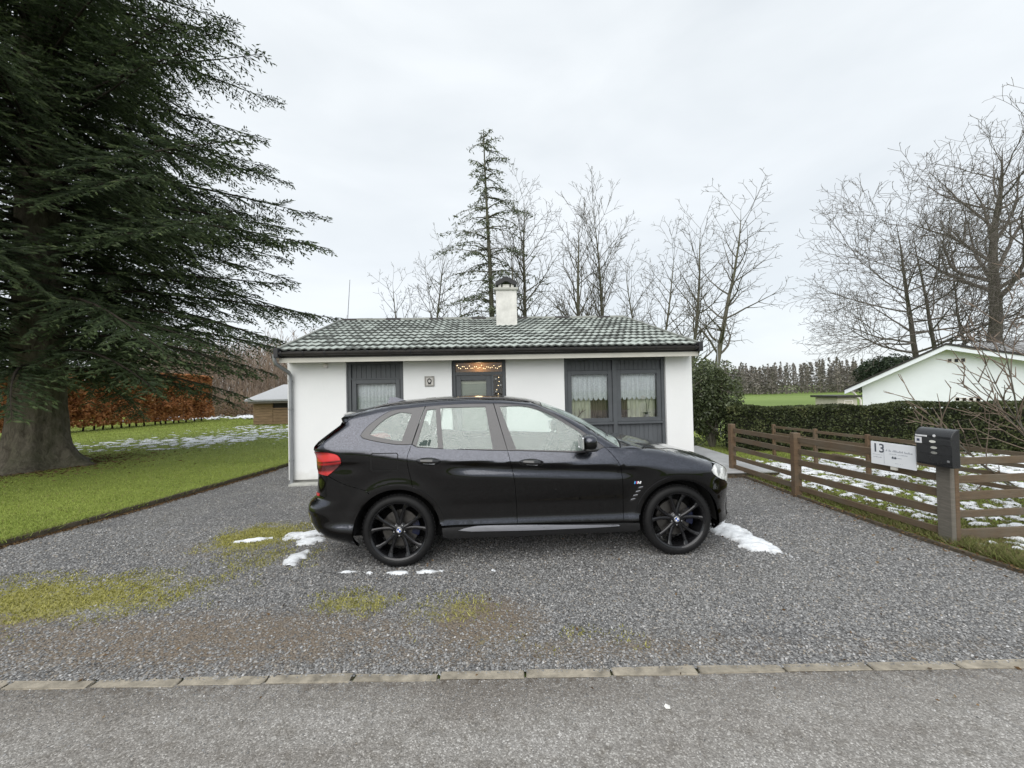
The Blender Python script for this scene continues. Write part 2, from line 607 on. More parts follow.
# ---- loose gravel: real stones, denser near the lens
def stones(n, y0, y1, x0f, x1f, smin, smax, seed):
    r = np.random.default_rng(seed)
    y = r.uniform(y0, y1, n)
    x = x0f(y) + (x1f(y) - x0f(y)) * r.random(n)
    keep = r.random(n) > np.clip(ell(DIRT, x, y) * .8, 0, .68) + np.clip((ell(MOSS, x, y) + 1.3 * (vnoise(x, y, 3, 5.0) - .5)) * 1.1 - .15, 0, .9)
    return x[keep], y[keep], r.uniform(smin, smax, keep.sum()) ** 1.0
def stone_mesh(name, x, y, s, z, m, seed, flat=.6):
    r = np.random.default_rng(seed)
    n = len(x)
    base = np.array([[1, 0, 0], [0, 1, 0], [-1, 0, 0], [0, -1, 0], [0, 0, 1], [0, 0, -1]], float)
    V = base[None] * (1 + .35 * r.uniform(-1, 1, (n, 6, 1))) + .18 * r.uniform(-1, 1, (n, 6, 3))
    V[:, :, 2] *= flat
    a = r.uniform(0, 6.28, n)
    t = r.uniform(-.5, .5, n)
    ca, sa, ct, st = np.cos(a), np.sin(a), np.cos(t), np.sin(t)
    X, Y, Z = V[..., 0], V[..., 1], V[..., 2]
    X, Z = X * ct[:, None] - Z * st[:, None], X * st[:, None] + Z * ct[:, None]
    X, Y = X * ca[:, None] - Y * sa[:, None], X * sa[:, None] + Y * ca[:, None]
    V = np.stack([X, Y, Z], -1) * s[:, None, None]
    V += np.stack([x, y, z + s * .25], -1)[:, None, :]
    f = np.array([[0, 1, 4], [1, 2, 4], [2, 3, 4], [3, 0, 4]])
    V = V[:, :5]
    F = (f[None] + (np.arange(n) * 5)[:, None, None]).reshape(-1, 3)
    tint = np.repeat(r.random(n), 5)
    return npmesh(name, V.reshape(-1, 3), F, m, None, False, tint)
s_ = Nodes('gravel_stone')
s_.bsdf(Roughness=.6)
s_.color(s_.ramp(s_.attr(), [(0, (.10, .0995, .099)), (.3, (.175, .1745, .174)), (.6, (.25, .249, .248)), (.84, (.335, .333, .33)), (.93, (.26, .22, .17)), (1, (.52, .52, .525))]))
M_stone = s_.m
xs, ys, ss = [], [], []
for n, y0, y1, a, b, s0, s1, sd in ((72000, 2.405, 3.6, lambda y: -1.42 * y - .2, lambda y: 1.42 * y + .2, .0045, .0105, 1),
                                    (46000, 3.6, 5.2, lambda y: np.maximum(-1.42 * y, edge_x(LEFT_EDGE, y) + .05), lambda y: np.minimum(1.42 * y, edge_x(RIGHT_EDGE, y) - .05), .0065, .012, 2),
                                    (20000, 5.2, 9.5, lambda y: edge_x(LEFT_EDGE, y) + .05, lambda y: edge_x(RIGHT_EDGE, y) - .05, .0075, .0135, 3)):
    X_, Y_, S_ = stones(n, y0, y1, a, b, s0, s1, sd)
    xs.append(X_); ys.append(Y_); ss.append(S_)
o = stone_mesh('gravel', np.concatenate(xs), np.concatenate(ys), np.concatenate(ss), 0.0, M_stone, 11)
tag(o, 'loose grey gravel chippings covering the driveway', 'gravel', kind='stuff')
r_ = np.random.default_rng(5)
n = 5200
gyy = 2.37 - np.abs(r_.normal(0, .16, n)) * (1 + 3 * (r_.random(n) < .25))
keep = gyy > .9
gxx = r_.uniform(-4.2, 4.2, n)
o = stone_mesh('road_grit', gxx[keep], gyy[keep], r_.uniform(.002, .006, keep.sum()), 0.0, M_stone, 12)
tag(o, 'scattered grit and small chippings on the lane', 'grit', kind='stuff')

# ---- grass blades
def blades(name, x, y, z, h, w, m, seed, lean=.5):
    r = np.random.default_rng(seed)
    n = len(x)
    a = r.uniform(0, 6.28, n)
    hh = h * r.uniform(.5, 1.2, n)
    ww = w * r.uniform(.6, 1.2, n)
    lx, ly = r.normal(0, lean, n) * hh, r.normal(0, lean, n) * hh
    dx, dy = np.cos(a) * ww / 2, np.sin(a) * ww / 2
    V = np.stack([np.stack([x - dx, y - dy, z - .01 + 0 * x], -1), np.stack([x + dx, y + dy, z - .01 + 0 * x], -1),
                  np.stack([x + lx, y + ly, z + hh], -1)], 1)
    F = np.arange(n * 3).reshape(-1, 3)
    return npmesh(name, V.reshape(-1, 3), F, m, None, False, np.repeat(r.random(n), 3))
M_blade = leafmat('grass_blade', [(0, (.135, .175, .034)), (.45, (.265, .33, .072)), (.8, (.38, .44, .12)), (.93, (.2, .2, .08)), (1, (.19, .14, .07))], .6, .2, .2)
M_dull = leafmat('dull_grass_blade', [(0, (.08, .085, .03)), (.45, (.155, .175, .055)), (.75, (.23, .25, .085)), (.86, (.26, .22, .12)), (1, (.20, .14, .08))], .7, .2, .2)
M_mossb = leafmat('moss_tuft', [(0, (.15, .145, .04)), (.5, (.33, .32, .085)), (1, (.49, .46, .17))], .8, .1, .2)

r_ = np.random.default_rng(21)
n = 135000
yy = 4.0 + 26 * r_.random(n) ** 1.7
xl = np.maximum(-1.75 * yy - .8, -36)
xr = np.where(yy < 12, edge_x(LEFT_EDGE, yy) - .05, -.55 * yy + 1.2)
xx = xl + (xr - xl) * r_.random(n)
o = blades('lawn_blades', xx, yy, gz(xx, yy) + .05, .022 + .0012 * yy, .007 + .0011 * yy, M_blade, 3)
tag(o, 'short green grass of the left lawn', 'grass', kind='stuff')
n = 90000
yy = 2.6 + 9.5 * r_.random(n) ** 1.3
xl = edge_x(RIGHT_EDGE, yy) + .05
xr = np.minimum(1.42 * yy + .3, 14)
xx = xl + (xr - xl) * r_.random(n)
ok = xr > xl
hgt = .035 + .045 * (xx - xl < .35)
yb_ = r_.uniform(3.2, 10, 5000)
xb_ = edge_x(LEFT_EDGE, yb_) - .03 + r_.normal(0, .025, 5000)
ob_ = blades('edging_tufts', xb_, yb_, 0 * xb_ + .05, .06, .011, M_blade, 8, .8)
tag(ob_, 'ragged grass tufts leaning over the left edging boards', 'grass', kind='stuff')
o = blades('verge_blades', xx[ok], yy[ok], (gz(xx, yy) + .03)[ok], hgt[ok], .012, M_dull, 4, .8)
tag(o, 'rough green grass under and behind the rail fence', 'grass', kind='stuff')
n = 130000
xx, yy = r_.uniform(-5.4, 2.6, n), r_.uniform(2.44, 5.3, n)
k_ = r_.random(n) < np.clip((ell(MOSS, xx, yy) + 1.3 * (vnoise(xx, yy, 3, 5.0) - .5)) * 1.2 - .12, 0, .95) * (ell(MOSS, xx, yy) > .02)
o = blades('moss', xx[k_], yy[k_], 0 * xx[k_] + .006, .014, .012, M_mossb, 5, 1.0)
tag(o, 'yellow green moss growing through the gravel', 'moss', kind='stuff')
# dead leaves and needles blown against the edging
M_dead = leafmat('dead_leaf', [(0, (.05, .03, .015)), (.5, (.13, .08, .04)), (1, (.22, .15, .08))], .8, .1, .1)
def leaves(name, P, size, m, seed, parent=None, aspect=.55, up=0.0, tint=None):
    """kite-shaped leaves of four corners at the points P, in all directions"""
    r = np.random.default_rng(seed)
    n = len(P)
    d = r.normal(0, 1, (n, 3))
    d[:, 2] *= (1 - up)
    d /= np.linalg.norm(d, axis=1, keepdims=True)
    e = r.normal(0, 1, (n, 3))
    e -= d * (e * d).sum(1, keepdims=True)
    e /= np.linalg.norm(e, axis=1, keepdims=True)
    s = (size * r.uniform(.6, 1.3, n))[:, None]
    V = np.stack([P - d * s * .5, P + e * s * aspect * .5, P + d * s * .5, P - e * s * aspect * .5], 1)
    F = np.arange(n * 4).reshape(-1, 4)
    t = r.random(n) if tint is None else tint
    return npmesh(name, V.reshape(-1, 3), F, m, parent, False, np.repeat(t, 4))
n = 3200
yy = r_.uniform(4.3, 9.0, n)
xx = edge_x(LEFT_EDGE, yy) + .03 + np.abs(r_.normal(0, .05, n))
y2 = r_.uniform(3.0, 7.6, n)
x2 = edge_x(RIGHT_EDGE, y2) + r_.normal(.25, .25, n)
P = np.concatenate([np.stack([xx, yy, 0 * xx + .012], -1), np.stack([x2, y2, 0 * x2 + .045], -1)])
o = leaves('leaf_litter', P, .03, M_dead, 6, None, .5, .8)
tag(o, 'brown dead leaves lying along the edging boards', 'leaf litter', kind='stuff')

# ---- snow
s_ = Nodes('snow')
s_.bsdf(Roughness=.6)
s_.p.inputs['Subsurface Weight'].default_value = 0.0
s_.color(s_.mix(1.0, s_.ramp(s_.noise(s_.coord('World'), 25, 5, .7), [(.3, (.78, .79, .81)), (.6, (.96, .98, 1.0))]), s_.ramp(s_.attr('tint'), [(0, (.50, .50, .50)), (.3, (.74, .75, .76)), (.8, (.88, .895, .91))]), 'MULTIPLY'))
s_.bump(s_.noise(s_.coord('World'), 60, 4, .7), .6, .01)
M_snow = s_.m
def snow(name, label, x0, x1, y0, y1, cell, fn, zf, th, seed):
    """snow lying where fn > 0: a lumpy sheet cut to cells with ragged edges"""
    nx, ny = int((x1 - x0) / cell), int((y1 - y0) / cell)
    X, Y = np.meshgrid(np.linspace(x0, x1, nx), np.linspace(y0, y1, ny), indexing='ij')
    H = fn(X, Y)
    Z = zf(X, Y) + th * np.sqrt(np.clip(H, 0, 1)) + th * .25 * (vnoise(X, Y, seed + 9, 14) - .5) - .004
    jit = np.random.default_rng(seed)
    X = X + jit.uniform(-.35, .35, X.shape) * cell
    Y = Y + jit.uniform(-.35, .35, X.shape) * cell
    Z = np.where(H <= 0, zf(X, Y) - .012, Z)
    idx = np.arange(nx * ny).reshape(nx, ny)
    Fq = np.stack([idx[:-1, :-1], idx[1:, :-1], idx[1:, 1:], idx[:-1, 1:]], -1).reshape(-1, 4)
    ok = (H.ravel()[Fq] > 0).sum(1) >= 2
    Fq = Fq[ok]
    used, inv = np.unique(Fq, return_inverse=True)
    V = np.stack([X, Y, Z], -1).reshape(-1, 3)[used]
    o = npmesh(name, V, inv.reshape(-1, 4), M_snow, None, True, np.clip(H.ravel()[used] * 1.6 + .25 * (vnoise(V[:, 0], V[:, 1], seed, 30) - .5), 0, 1))
    return tag(o, label, 'snow', kind='stuff')
zero = lambda x, y: 0 * x + .006
def blobfn(L, seed, amp=.9, sc=7.0):
    def f(x, y):
        d = np.full(np.shape(x), -9.0)
        for cx, cy, rx, ry, a in L:
            ca, sa = math.cos(a), math.sin(a)
            u, v = ((x - cx) * ca + (y - cy) * sa) / rx, (-(x - cx) * sa + (y - cy) * ca) / ry
            d = np.maximum(d, 1 - np.hypot(u, v))
        return d + amp * (vnoise(x, y, seed, sc) - .55) + .9 * (vnoise(x, y, seed + 70, sc * 3.1) - .55)
    return f
snow('snow_patch', 'long white snow remnant on gravel in front of the car nose', 2.2, 3.3, 3.8, 5.1, .02,
     blobfn([(2.60, 4.42, .52, .17, -1.15), (2.60, 4.18, .2, .14, 0), (2.62, 4.75, .3, .13, -1.1)], 2, .7), zero, .045, 1)
snow('snow_patch', 'ragged white snow remnant on moss behind the rear bumper', -3.5, -1.9, 3.95, 5.2, .02,
     blobfn([(-2.62, 4.82, .3, .14, .3), (-2.42, 4.63, .16, .13, .2), (-2.36, 4.12, .1, .2, -.25), (-2.3, 3.98, .07, .04, 0), (-3.15, 4.68, .26, .05, .25)], 4, .8, 9), zero, .03, 2)
snow('snow_patch', 'thin line of white snow crumbs beside the rear tyre', -1.9, -.1, 3.62, 3.9, .014,
     blobfn([(-1.66, 3.8, .1, .028, .1), (-1.14, 3.755, .13, .035, 0), (-.86, 3.77, .13, .035, .1), (-1.42, 3.77, .04, .02, 0), (-.22, 3.76, .04, .02, 0)], 5, .8, 14), zero, .02, 3)
def lawnsnow(x, y):
    m = vnoise(x, y, 8, .35) * .45 + vnoise(x, y, 9, 5.5) * .9
    zone = sstep(10.5, 16, y) * sstep(-21, -15, x - .25 * (y - 12)) * (1 - sstep(23, 27, y))
    return (m + .20 * zone - .95) * 3 - (1 - sstep(0, .3, zone)) * 5
snow('lawn_snow', 'thin patchy snow on the far part of the left lawn', -22, -5.2, 10.5, 26, .06, lawnsnow, lambda x, y: gz(x, y) + .055, .04, 4)
def sidesnow(x, y):
    m = vnoise(x * .8 + y * .25, y * 1.4, 12, 1.0) * .38 + vnoise(x, y, 13, 13) * .80
    e = x - edge_x(RIGHT_EDGE, y)
    return (m - .685 + .09 * sstep(.35, .9, e) - .5 * (1 - sstep(.12, .4, e)) - .35 * sstep(8.5, 9.6, y)) * 3
snow('verge_snow', 'patchy white snow on the grass behind the rail fence', 4.45, 11.5, 3.0, 9.6, .032, sidesnow, lambda x, y: gz(x, y) + .04, .035, 5)

# leaves and a paper scrap blown onto the lane and the gravel
r_ = np.random.default_rng(77)
n = 170
P = np.stack([r_.uniform(-4, 4, n), r_.uniform(1.4, 4.6, n), np.full(n, .012)], -1)
o = leaves('blown_leaves', P, .03, M_dead, 78, None, .5, .9)
tag(o, 'few brown leaves scattered over lane and gravel', 'leaf litter', kind='stuff')
sc_ = MB().add([(.0, 0, .004), (.035, -.012, .012), (.05, .03, .006), (.012, .042, .016), (-.01, .022, .008)], [(0, 1, 2, 3, 4)]).add([(.0, 0, .003), (.035, -.012, .011), (.05, .03, .005), (.012, .042, .015), (-.01, .022, .007)], [(4, 3, 2, 1, 0)]).build('paper_scrap', plain('paper', (.75, .74, .70), .8), None)
sc_.location = (.80, 2.12, .001)
sc_.scale = (.6, .6, .6)
tag(sc_, 'tiny white paper scrap lying on the lane below the kerb', 'litter')

n = 2600
a_ = r_.uniform(0, 6.28, n)
d_ = .95 + np.abs(r_.normal(0, .9, n))
P = np.stack([-12.0 + d_ * np.cos(a_), 9.75 + d_ * np.sin(a_), np.full(n, .075)], -1)
o = leaves('needle_litter', P, .07, M_dead, 79, None, .3, .9)
tag(o, 'brown needles and twigs fallen round the fir trunk', 'litter', kind='stuff')

# ------------------------------------------------------------------ the white house
def render_material():
    s = Nodes('white_render')
    s.bsdf(Roughness=.85)
    s.p.inputs['Specular IOR Level'].default_value = .3
    w = s.coord('World')
    big = s.noise(w, .9, 5, .6)
    fine = s.noise(w, 55, 5, .65)
    base = s.ramp(big, [(.3, (.765, .775, .775)), (.7, (.82, .825, .825))])
    streak = s.noise(s.coord('World', (2.2, 2.2, .45)), 2.0, 4, .65)
    base = s.mix(s.ramp(streak, [(.60, (0, 0, 0)), (.85, (.10, .10, .10))]), base, (.52, .52, .48))
    z = s.n('SeparateXYZ')
    s.l(w, z.inputs[0])
    spl = s.math('SUBTRACT', s.math('MULTIPLY', s.math('SUBTRACT', .50, z.outputs[2]), 2.2), s.math('MULTIPLY', s.noise(w, 7, 5, .7), .9), True)
    base = s.mix(s.math('MULTIPLY', spl, .75), base, (.40, .39, .33))
    s.color(base)
    b1 = s.bump(fine, .35, .004)
    s.bump(s.noise(w, 9, 4, .6), .25, .01, b1)
    MAT['white_render'] = s.m
    return s.m
M_white = render_material()
M_anth = plain('anthracite_paint', (.080, .087, .095), .45, .12, 6, .15, 90, coat=.1)
M_anthd = plain('anthracite_board', (.088, .095, .104), .5, .16, 7, .25, 60, stretch=(1, 1, .15))
M_soffit = plain('cream_soffit', (.62, .60, .54), .7, .06, 3)
M_dkbrown = plain('dark_gutter', (.030, .027, .025), .45, .3, 5, .2, 60)
M_zinc = plain('zinc_pipe', (.30, .31, .32), .45, .15, 5, .2, 60, metallic=.6)
M_verge = plain('verge_trim', (.23, .24, .22), .7, .2, 6, .3, 50)
M_chim = plain('chimney_render', (.66, .65, .62), .9, .2, 3.5, .5, 50)
M_slab = plain('chimney_slab', (.40, .40, .37), .9, .2, 6, .5, 50)
M_black = plain('black_sheet', (.02, .02, .022), .5, .2, 8)
M_lace = None
s_ = Nodes('lace_curtain')
s_.bsdf(Roughness=.9)
c_ = s_.coord('Object')
s_.color(s_.ramp(s_.noise(c_, 22, 5, .7), [(.3, (.78, .80, .84)), (.6, (.93, .94, .96))]))
tr_ = s_.n('BsdfTransparent')
mx_ = s_.n('MixShader')
s_.l(s_.ramp(s_.voro(c_, 55).outputs['Distance'], [(.25, (.22, .22, .22)), (.55, (.0, .0, .0))]), mx_.inputs[0])
s_.l(s_.p.outputs[0], mx_.inputs[1])
s_.l(tr_.outputs[0], mx_.inputs[2])
s_.l(mx_.outputs[0], s_.out.inputs['Surface'])
M_lace = s_.m
M_cream = plain('cream_curtain', (.70, .69, .56), .9, .08, 5)
M_taupe = plain('taupe_curtain', (.19, .145, .115), .9, .12, 5)
M_blind = plain('door_blind', (.46, .48, .40), .8, .06, 3, stretch=(1, 1, 14))
M_wood = plain('warm_wood', (.50, .29, .15), .6, .25, 5, .2, 40, stretch=(.3, 1, 4))
M_room = plain('dim_room', (.10, .08, .065), .9, .2, 2)
M_glass = glassmat('window_glass', (.95, .97, .97), 1.5, 0, .01)
M_plant = plain('house_plant', (.035, .06, .02), .5, .2, 10)
M_petal = plain('orchid_petal', (.8, .76, .74), .6, .05, 10)
M_pot = plain('plant_pot', (.55, .53, .5), .5, .1, 10)
s_ = Nodes('fairy_bulb')
e_ = s_.n('Emission', Color=(1, .72, .38, 1), Strength=3.2)
s_.l(e_.outputs[0], s_.out.inputs['Surface'])
M_bulb = s_.m

H_TH = R(3.0)
house = thing('house', 'low white rendered house with tiled roof and anthracite windows behind the black car', 'house', (-4.42, 7.58, 0), H_TH)
HW, HD = 8.18, 6.6
ZS = 2.40            # soffit height
OPEN = [(1.13, 2.25), (3.215, 4.305), (5.50, 7.62)]
m = MB()
u0 = 0.0
for a, b in OPEN + [(HW, HW)]:
    m.box(u0, a, 0, .30, .07, ZS)
    u0 = b
m.box(1.13, 2.25, 0, .30, .07, .80)                  # below the small window
m.box(0, .30, .301, HD, .07, ZS)
m.box(HW - .30, HW, .301, HD, .07, ZS)
m.box(.301, HW - .301, HD - .3, HD, .07, ZS)
m.prism([(.02, ZS), (HD - .02, ZS), (HD / 2, 3.72)], Matrix(((0, 0, 1, .02), (1, 0, 0, 0), (0, 1, 0, 0), (0, 0, 0, 1))), .2)
m.prism([(.02, ZS), (HD - .02, ZS), (HD / 2, 3.72)], Matrix(((0, 0, 1, HW - .22), (1, 0, 0, 0), (0, 1, 0, 0), (0, 0, 0, 1))), .2)
m.build('wall', M_white, house, bevel=.006, seg=1)
MB().box(.05, HW - .05, .06, HD - .05, -.05, .069).build('plinth', M_slab, house)
MB().box(.32, HW - .32, .9, 1.0, .07, ZS - .01).box(.32, HW - .32, .32, .9, .07, .3).box(.32, HW - .32, .32, .9, ZS - .04, ZS - .02).build('interior_wall', M_room, house)

def boards(parent, ua, ub, za, zb, v, w=.098):
    n = max(2, round((ub - ua) / w))
    st = (ub - ua) / n
    for i in range(n):
        MB().box(ua + i * st + .0015, ua + (i + 1) * st - .0015, v, v + .022, za, zb).build('cladding_board', M_anthd, parent, bevel=.003, seg=1)

def curtain(name, parent, ua, ub, za, zb, v, m, folds=9, amp=.018, scallop=0.0, n=64):
    us = np.linspace(ua, ub, n)
    ph = np.linspace(0, folds * 2 * math.pi, n)
    vv = v + amp * np.sin(ph) + amp * .4 * np.sin(ph * 2.3 + 1)
    rows = 5
    V = []
    for j in range(rows):
        t = j / (rows - 1)
        bot = za - (scallop * np.abs(np.sin(np.linspace(0, 8 * math.pi, n))) if scallop else 0 * us)
        V.append(np.stack([us, vv, zb + (bot - zb) * t], -1))
    idx = np.arange(rows * n).reshape(rows, n)
    F = np.stack([idx[:-1, :-1], idx[1:, :-1], idx[1:, 1:], idx[:-1, 1:]], -1).reshape(-1, 4)
    return npmesh(name, np.concatenate(V), F, m, parent, True)

def frame(parent, name, ua, ub, za, zb, v, w, d, mat=None):
    m = MB()
    m.box(ua, ua + w, v, v + d, za, zb).box(ub - w, ub, v, v + d, za, zb)
    m.box(ua + w, ub - w, v, v + d, za, za + w).box(ua + w, ub - w, v, v + d, zb - w, zb)
    return m.build(name, mat or M_anth, parent, bevel=.004, seg=1)

def group_part(name, parent):
    o = bpy.data.objects.new(name, None)
    o.empty_display_size = .1
    col.objects.link(o)
    o.parent = parent
    return o

# small window, left
w1 = frame(house, 'window', 1.135, 2.245, .80, 2.395, .06, .07, .12)
w1['label'] = 'small anthracite window with lace curtain behind the car roof'
boards(w1, 1.206, 2.174, 2.05, 2.325, .10)
MB().box(1.206, 2.174, .065, .13, 2.025, 2.049).build('trim_rail', M_anth, w1)
frame(w1, 'sash', 1.215, 2.165, .88, 2.022, .075, .085, .07)
MB().box(1.30, 2.08, .105, .111, .965, 1.937).build('pane', M_glass, w1)
curtain('lace_curtain', w1, 1.26, 2.12, .93, 1.93, .20, M_lace, 12, .014)
MB().box(1.27, 2.11, .17, .175, 1.585, 1.597).build('curtain_rod', M_lace, w1)

# the door with its lit transom and side light
d1 = frame(house, 'door', 3.22, 4.30, .07, 2.395, .06, .065, .12)
d1['label'] = 'anthracite front door with fairy lights in its transom'
MB().box(3.286, 4.234, .07, .17, 2.07, 2.135).build('transom_bar', M_anth, d1)
MB().box(4.006, 4.05, .07, .17, .14, 2.069).build('mullion', M_anth, d1)
lf = frame(d1, 'door_leaf', 3.29, 4.003, .12, 2.066, .085, .10, .06)
MB().box(3.39, 3.903, .095, .135, .22, .80).build('door_panel', M_anthd, lf)
MB().box(3.39, 3.903, .11, .116, .80, 1.966).build('pane', M_glass, lf)
MB().box(3.37, 3.923, .165, .17, .80, 1.945).build('blind', M_blind, lf)
MB().box(3.38, 3.913, .160, .175, 1.90, 1.96).build('blind_box', M_cream, lf)
MB().box(3.93, 3.96, .03, .085, .98, 1.0).box(3.93, 3.96, .03, .045, .90, 1.06).build('door_handle', M_zinc, lf)
MB().box(3.286, 4.234, .11, .116, 2.136, 2.33).build('transom_pane', M_glass, d1)
MB().box(4.05, 4.234, .11, .116, .135, 2.069).build('side_pane', M_glass, d1)
MB().box(3.2, 4.35, .45, .47, 2.07, 2.39).build('wood_ceiling', M_wood, d1)
MB().box(4.02, 4.3, .42, .44, .1, 2.05).build('hall_wall', M_room, d1)
rb = random.Random(4)
lights = group_part('fairy_lights', d1)
lights['label'] = 'warm white fairy lights hung inside the door glazing'
lamp_d = bpy.data.lights.new('fairy_glow', 'POINT')
lamp_d.energy = .8
lamp_d.color = (1.0, .68, .38)
lamp_d.shadow_soft_size = .08
lamp_o = bpy.data.objects.new('fairy_glow', lamp_d)
col.objects.link(lamp_o)
lamp_o.parent = lights
lamp_o.location = (3.76, .30, 2.24)
bulb = MB().lathe([(0, -.006), (.005, -.003), (.006, .002), (.003, .006), (0, .008)], 6)
bo = bulb.build('bulb', M_bulb, lights)
bo.location = (3.32, .15, 2.28)
wire = MB()
pts = []
for i in range(26):
    pts.append((3.31 + .9 * i / 25, .16, 2.29 - .06 * abs(math.sin(i * .9)) - .02 * rb.random()))
for i in range(14):
    pts.append((4.10 + .1 * rb.random(), .16, 2.03 - .085 * i))
wire.tube(pts, .0025, 4)
wire.build('wire', M_black, lights)
for p in pts:
    c = bo.copy()
    col.objects.link(c)
    c.parent = lights
    c.location = (p[0], p[1] - .006, p[2] - .01)
for k in range(7):
    st_ = MB()
    st_.prism([((.026 if j % 2 == 0 else .011) * math.cos(j * math.pi / 5), (.026 if j % 2 == 0 else .011) * math.sin(j * math.pi / 5)) for j in range(10)],
              Matrix(((1, 0, 0, 4.10 + .1 * (k % 2)), (0, 0, 1, .15), (0, 1, 0, 1.99 - .13 * k), (0, 0, 0, 1))), .006)
    st_.build('paper_star', M_petal, lights)

# the double window, right
w2 = frame(house, 'window', 5.505, 7.615, .09, 2.395, .06, .065, .12)
w2['label'] = 'wide anthracite double window with lace valances behind the car bonnet'
MB().box(6.515, 6.605, .055, .18, .156, 2.329).build('mullion', M_anth, w2)
for ua, ub in ((5.571, 6.514), (6.606, 7.549)):
    boards(w2, ua, ub, 2.125, 2.329, .10)
    boards(w2, ua, ub, .157, 1.0, .10)
    MB().box(ua, ub, .03, .14, 1.002, 1.045).build('sill', M_anth, w2, bevel=.004)
    sh = frame(w2, 'sash', ua + .003, ub - .003, 1.047, 2.122, .075, .085, .07)
    MB().box(ua + .088, ub - .088, .105, .111, 1.132, 2.037).build('pane', M_glass, sh)
    curtain('lace_valance', sh, ua + .05, ub - .05, 1.56, 2.06, .21, M_lace, 8, .015, .065, 97)
    left = ua < 6
    curtain('cream_curtain', sh, ua + .05 if left else ua + .30, ua + .53 if left else ub - .05, 1.0, 2.05, .30, M_cream, 5, .02)
    curtain('taupe_curtain', sh, ua + .54 if left else ua + .05, ub - .05 if left else ua + .29, 1.0, 2.05, .33, M_taupe, 5, .02)
    MB().box(ua + .02, ub - .02, .17, .29, 1.06, 1.085).build('window_board', M_petal, sh)
def stem_plant(u, z, kind):
    p = group_part('window_plant', w2)
    if kind == 'orchid':
        MB().lathe([(0, 0), (.045, 0), (.06, .09), (.05, .09), (.045, .08), (0, .08)], 12).build('pot', M_pot, p, True)
        st = MB().tube([(0, 0, .08), (.01, 0, .3), (-.02, 0, .44), (-.07, -.01, .47)], .005, 5)
        st.tube([(.02, 0, .08), (.06, 0, .3), (.075, 0, .42)], .005, 5)
        for a in range(6):
            t = a * 1.05
            st.add([(0, 0, .08), (.05 * math.cos(t + .3), .03 * math.sin(t), .13), (.13 * math.cos(t), .06 * math.sin(t), .15), (.05 * math.cos(t - .3), .03 * math.sin(t), .12)], [(0, 1, 2, 3)])
        st.build('leaf_stem', M_plant, p)
        f = MB()
        for k, (a, b) in enumerate(((-.07, .47), (-.04, .45), (-.08, .43), (-.10, .46))):
            for j in range(5):
                t = j * 1.256 + k
                f.add([(a, -.02, b), (a + .02 * math.cos(t - .5), -.03, b + .02 * math.sin(t - .5)), (a + .036 * math.cos(t), -.02, b + .036 * math.sin(t)), (a + .02 * math.cos(t + .5), -.03, b + .02 * math.sin(t + .5))], [(0, 1, 2, 3)])
        f.build('blossom', M_petal, p)
    elif kind == 'antler':
        t = MB()
        t.tube([(-.04, 0, .02), (0, 0, .05), (.05, 0, .12), (.11, 0, .2), (.13, 0, .28)], [.012, .012, .01, .008, .003], 6)
        t.tube([(.05, 0, .12), (.04, 0, .2), (.03, 0, .26)], [.008, .006, .002], 6)
        t.tube([(.09, 0, .17), (.15, 0, .2), (.19, 0, .22)], [.008, .006, .002], 6)
        t.tube([(0, 0, .05), (-.05, 0, .1), (-.06, 0, .17)], [.009, .007, .002], 6)
        t.build('antler', M_taupe, p, True)
    else:
        t = MB().lathe([(0, 0), (.035, 0), (.03, .02), (.012, .05), (.03, .08), (.04, .11), (.03, .15), (0, .16)], 10)
        t.build('figure', M_taupe, p, True)
    p.location = (u, .225, z)
stem_plant(5.80, 1.085, 'antler')
stem_plant(6.27, 1.085, 'figure')
stem_plant(7.28, 1.085, 'orchid')
stem_plant(6.74, 1.085, 'antler')

# soffit, fascia, gutter with brackets, downpipe
SH = -.055                                            # the roof is laid a little askew
RV0, RZ0, RV1, RZ1 = -.36, 2.575, 3.3, 3.80           # eave and ridge (v, z)
roof = group_part('roof', house)
MB().box(.03, 8.13, -.34, -.002, 2.375, 2.40).build('soffit', M_soffit, house)
MB().box(.02, 8.14, -.365, -.342, 2.44, 2.56).build('fascia', M_dkbrown, house)
MB().box(.03, 8.13, -.358, -.343, 2.352, 2.438).build('fascia_board', M_soffit, house)
g = MB()
gp = [(.062 * math.cos(t), .062 * math.sin(t)) for t in np.linspace(math.pi, 2 * math.pi, 9)]
gp += [(.054 * math.cos(t), .054 * math.sin(t)) for t in np.linspace(2 * math.pi, math.pi, 9)]
g.prism(gp, Matrix(((0, 0, 1, .05), (1, 0, 0, -.432), (0, 1, 0, 2.535), (0, 0, 0, 1))), 8.07)
gut = g.build('gutter', M_dkbrown, house)
for k in range(21):
    b = MB()
    uu = .12 + k * .394
    b.prism([(.067 * math.cos(t), .067 * math.sin(t)) for t in np.linspace(math.pi, 2 * math.pi, 9)] +
            [(.0625 * math.cos(t), .0625 * math.sin(t)) for t in np.linspace(2 * math.pi, math.pi, 9)],
            Matrix(((0, 0, 1, uu), (1, 0, 0, -.432), (0, 1, 0, 2.535), (0, 0, 0, 1))), .028)
    b.box(uu, uu + .028, -.50, -.493, 2.53, 2.552)
    b.build('gutter_bracket', M_black, gut)
MB().tube([(-.01, -.432, 2.50), (-.01, -.432, 2.40), (0, -.40, 2.33), (.07, -.10, 2.19), (.085, -.055, 2.13), (.085, -.055, 2.0), (.085, -.055, .05), (.085, -.075, .02), (.085, -.12, .0)], .034, 12).build('downpipe', M_zinc, house, True)
for z in (2.0, 1.45, .45):
    MB().lathe([(.036, 0), (.041, 0), (.041, .03), (.036, .03)], 14, Matrix.Translation((.085, -.055, z))).build('pipe_clip', M_zinc, house)
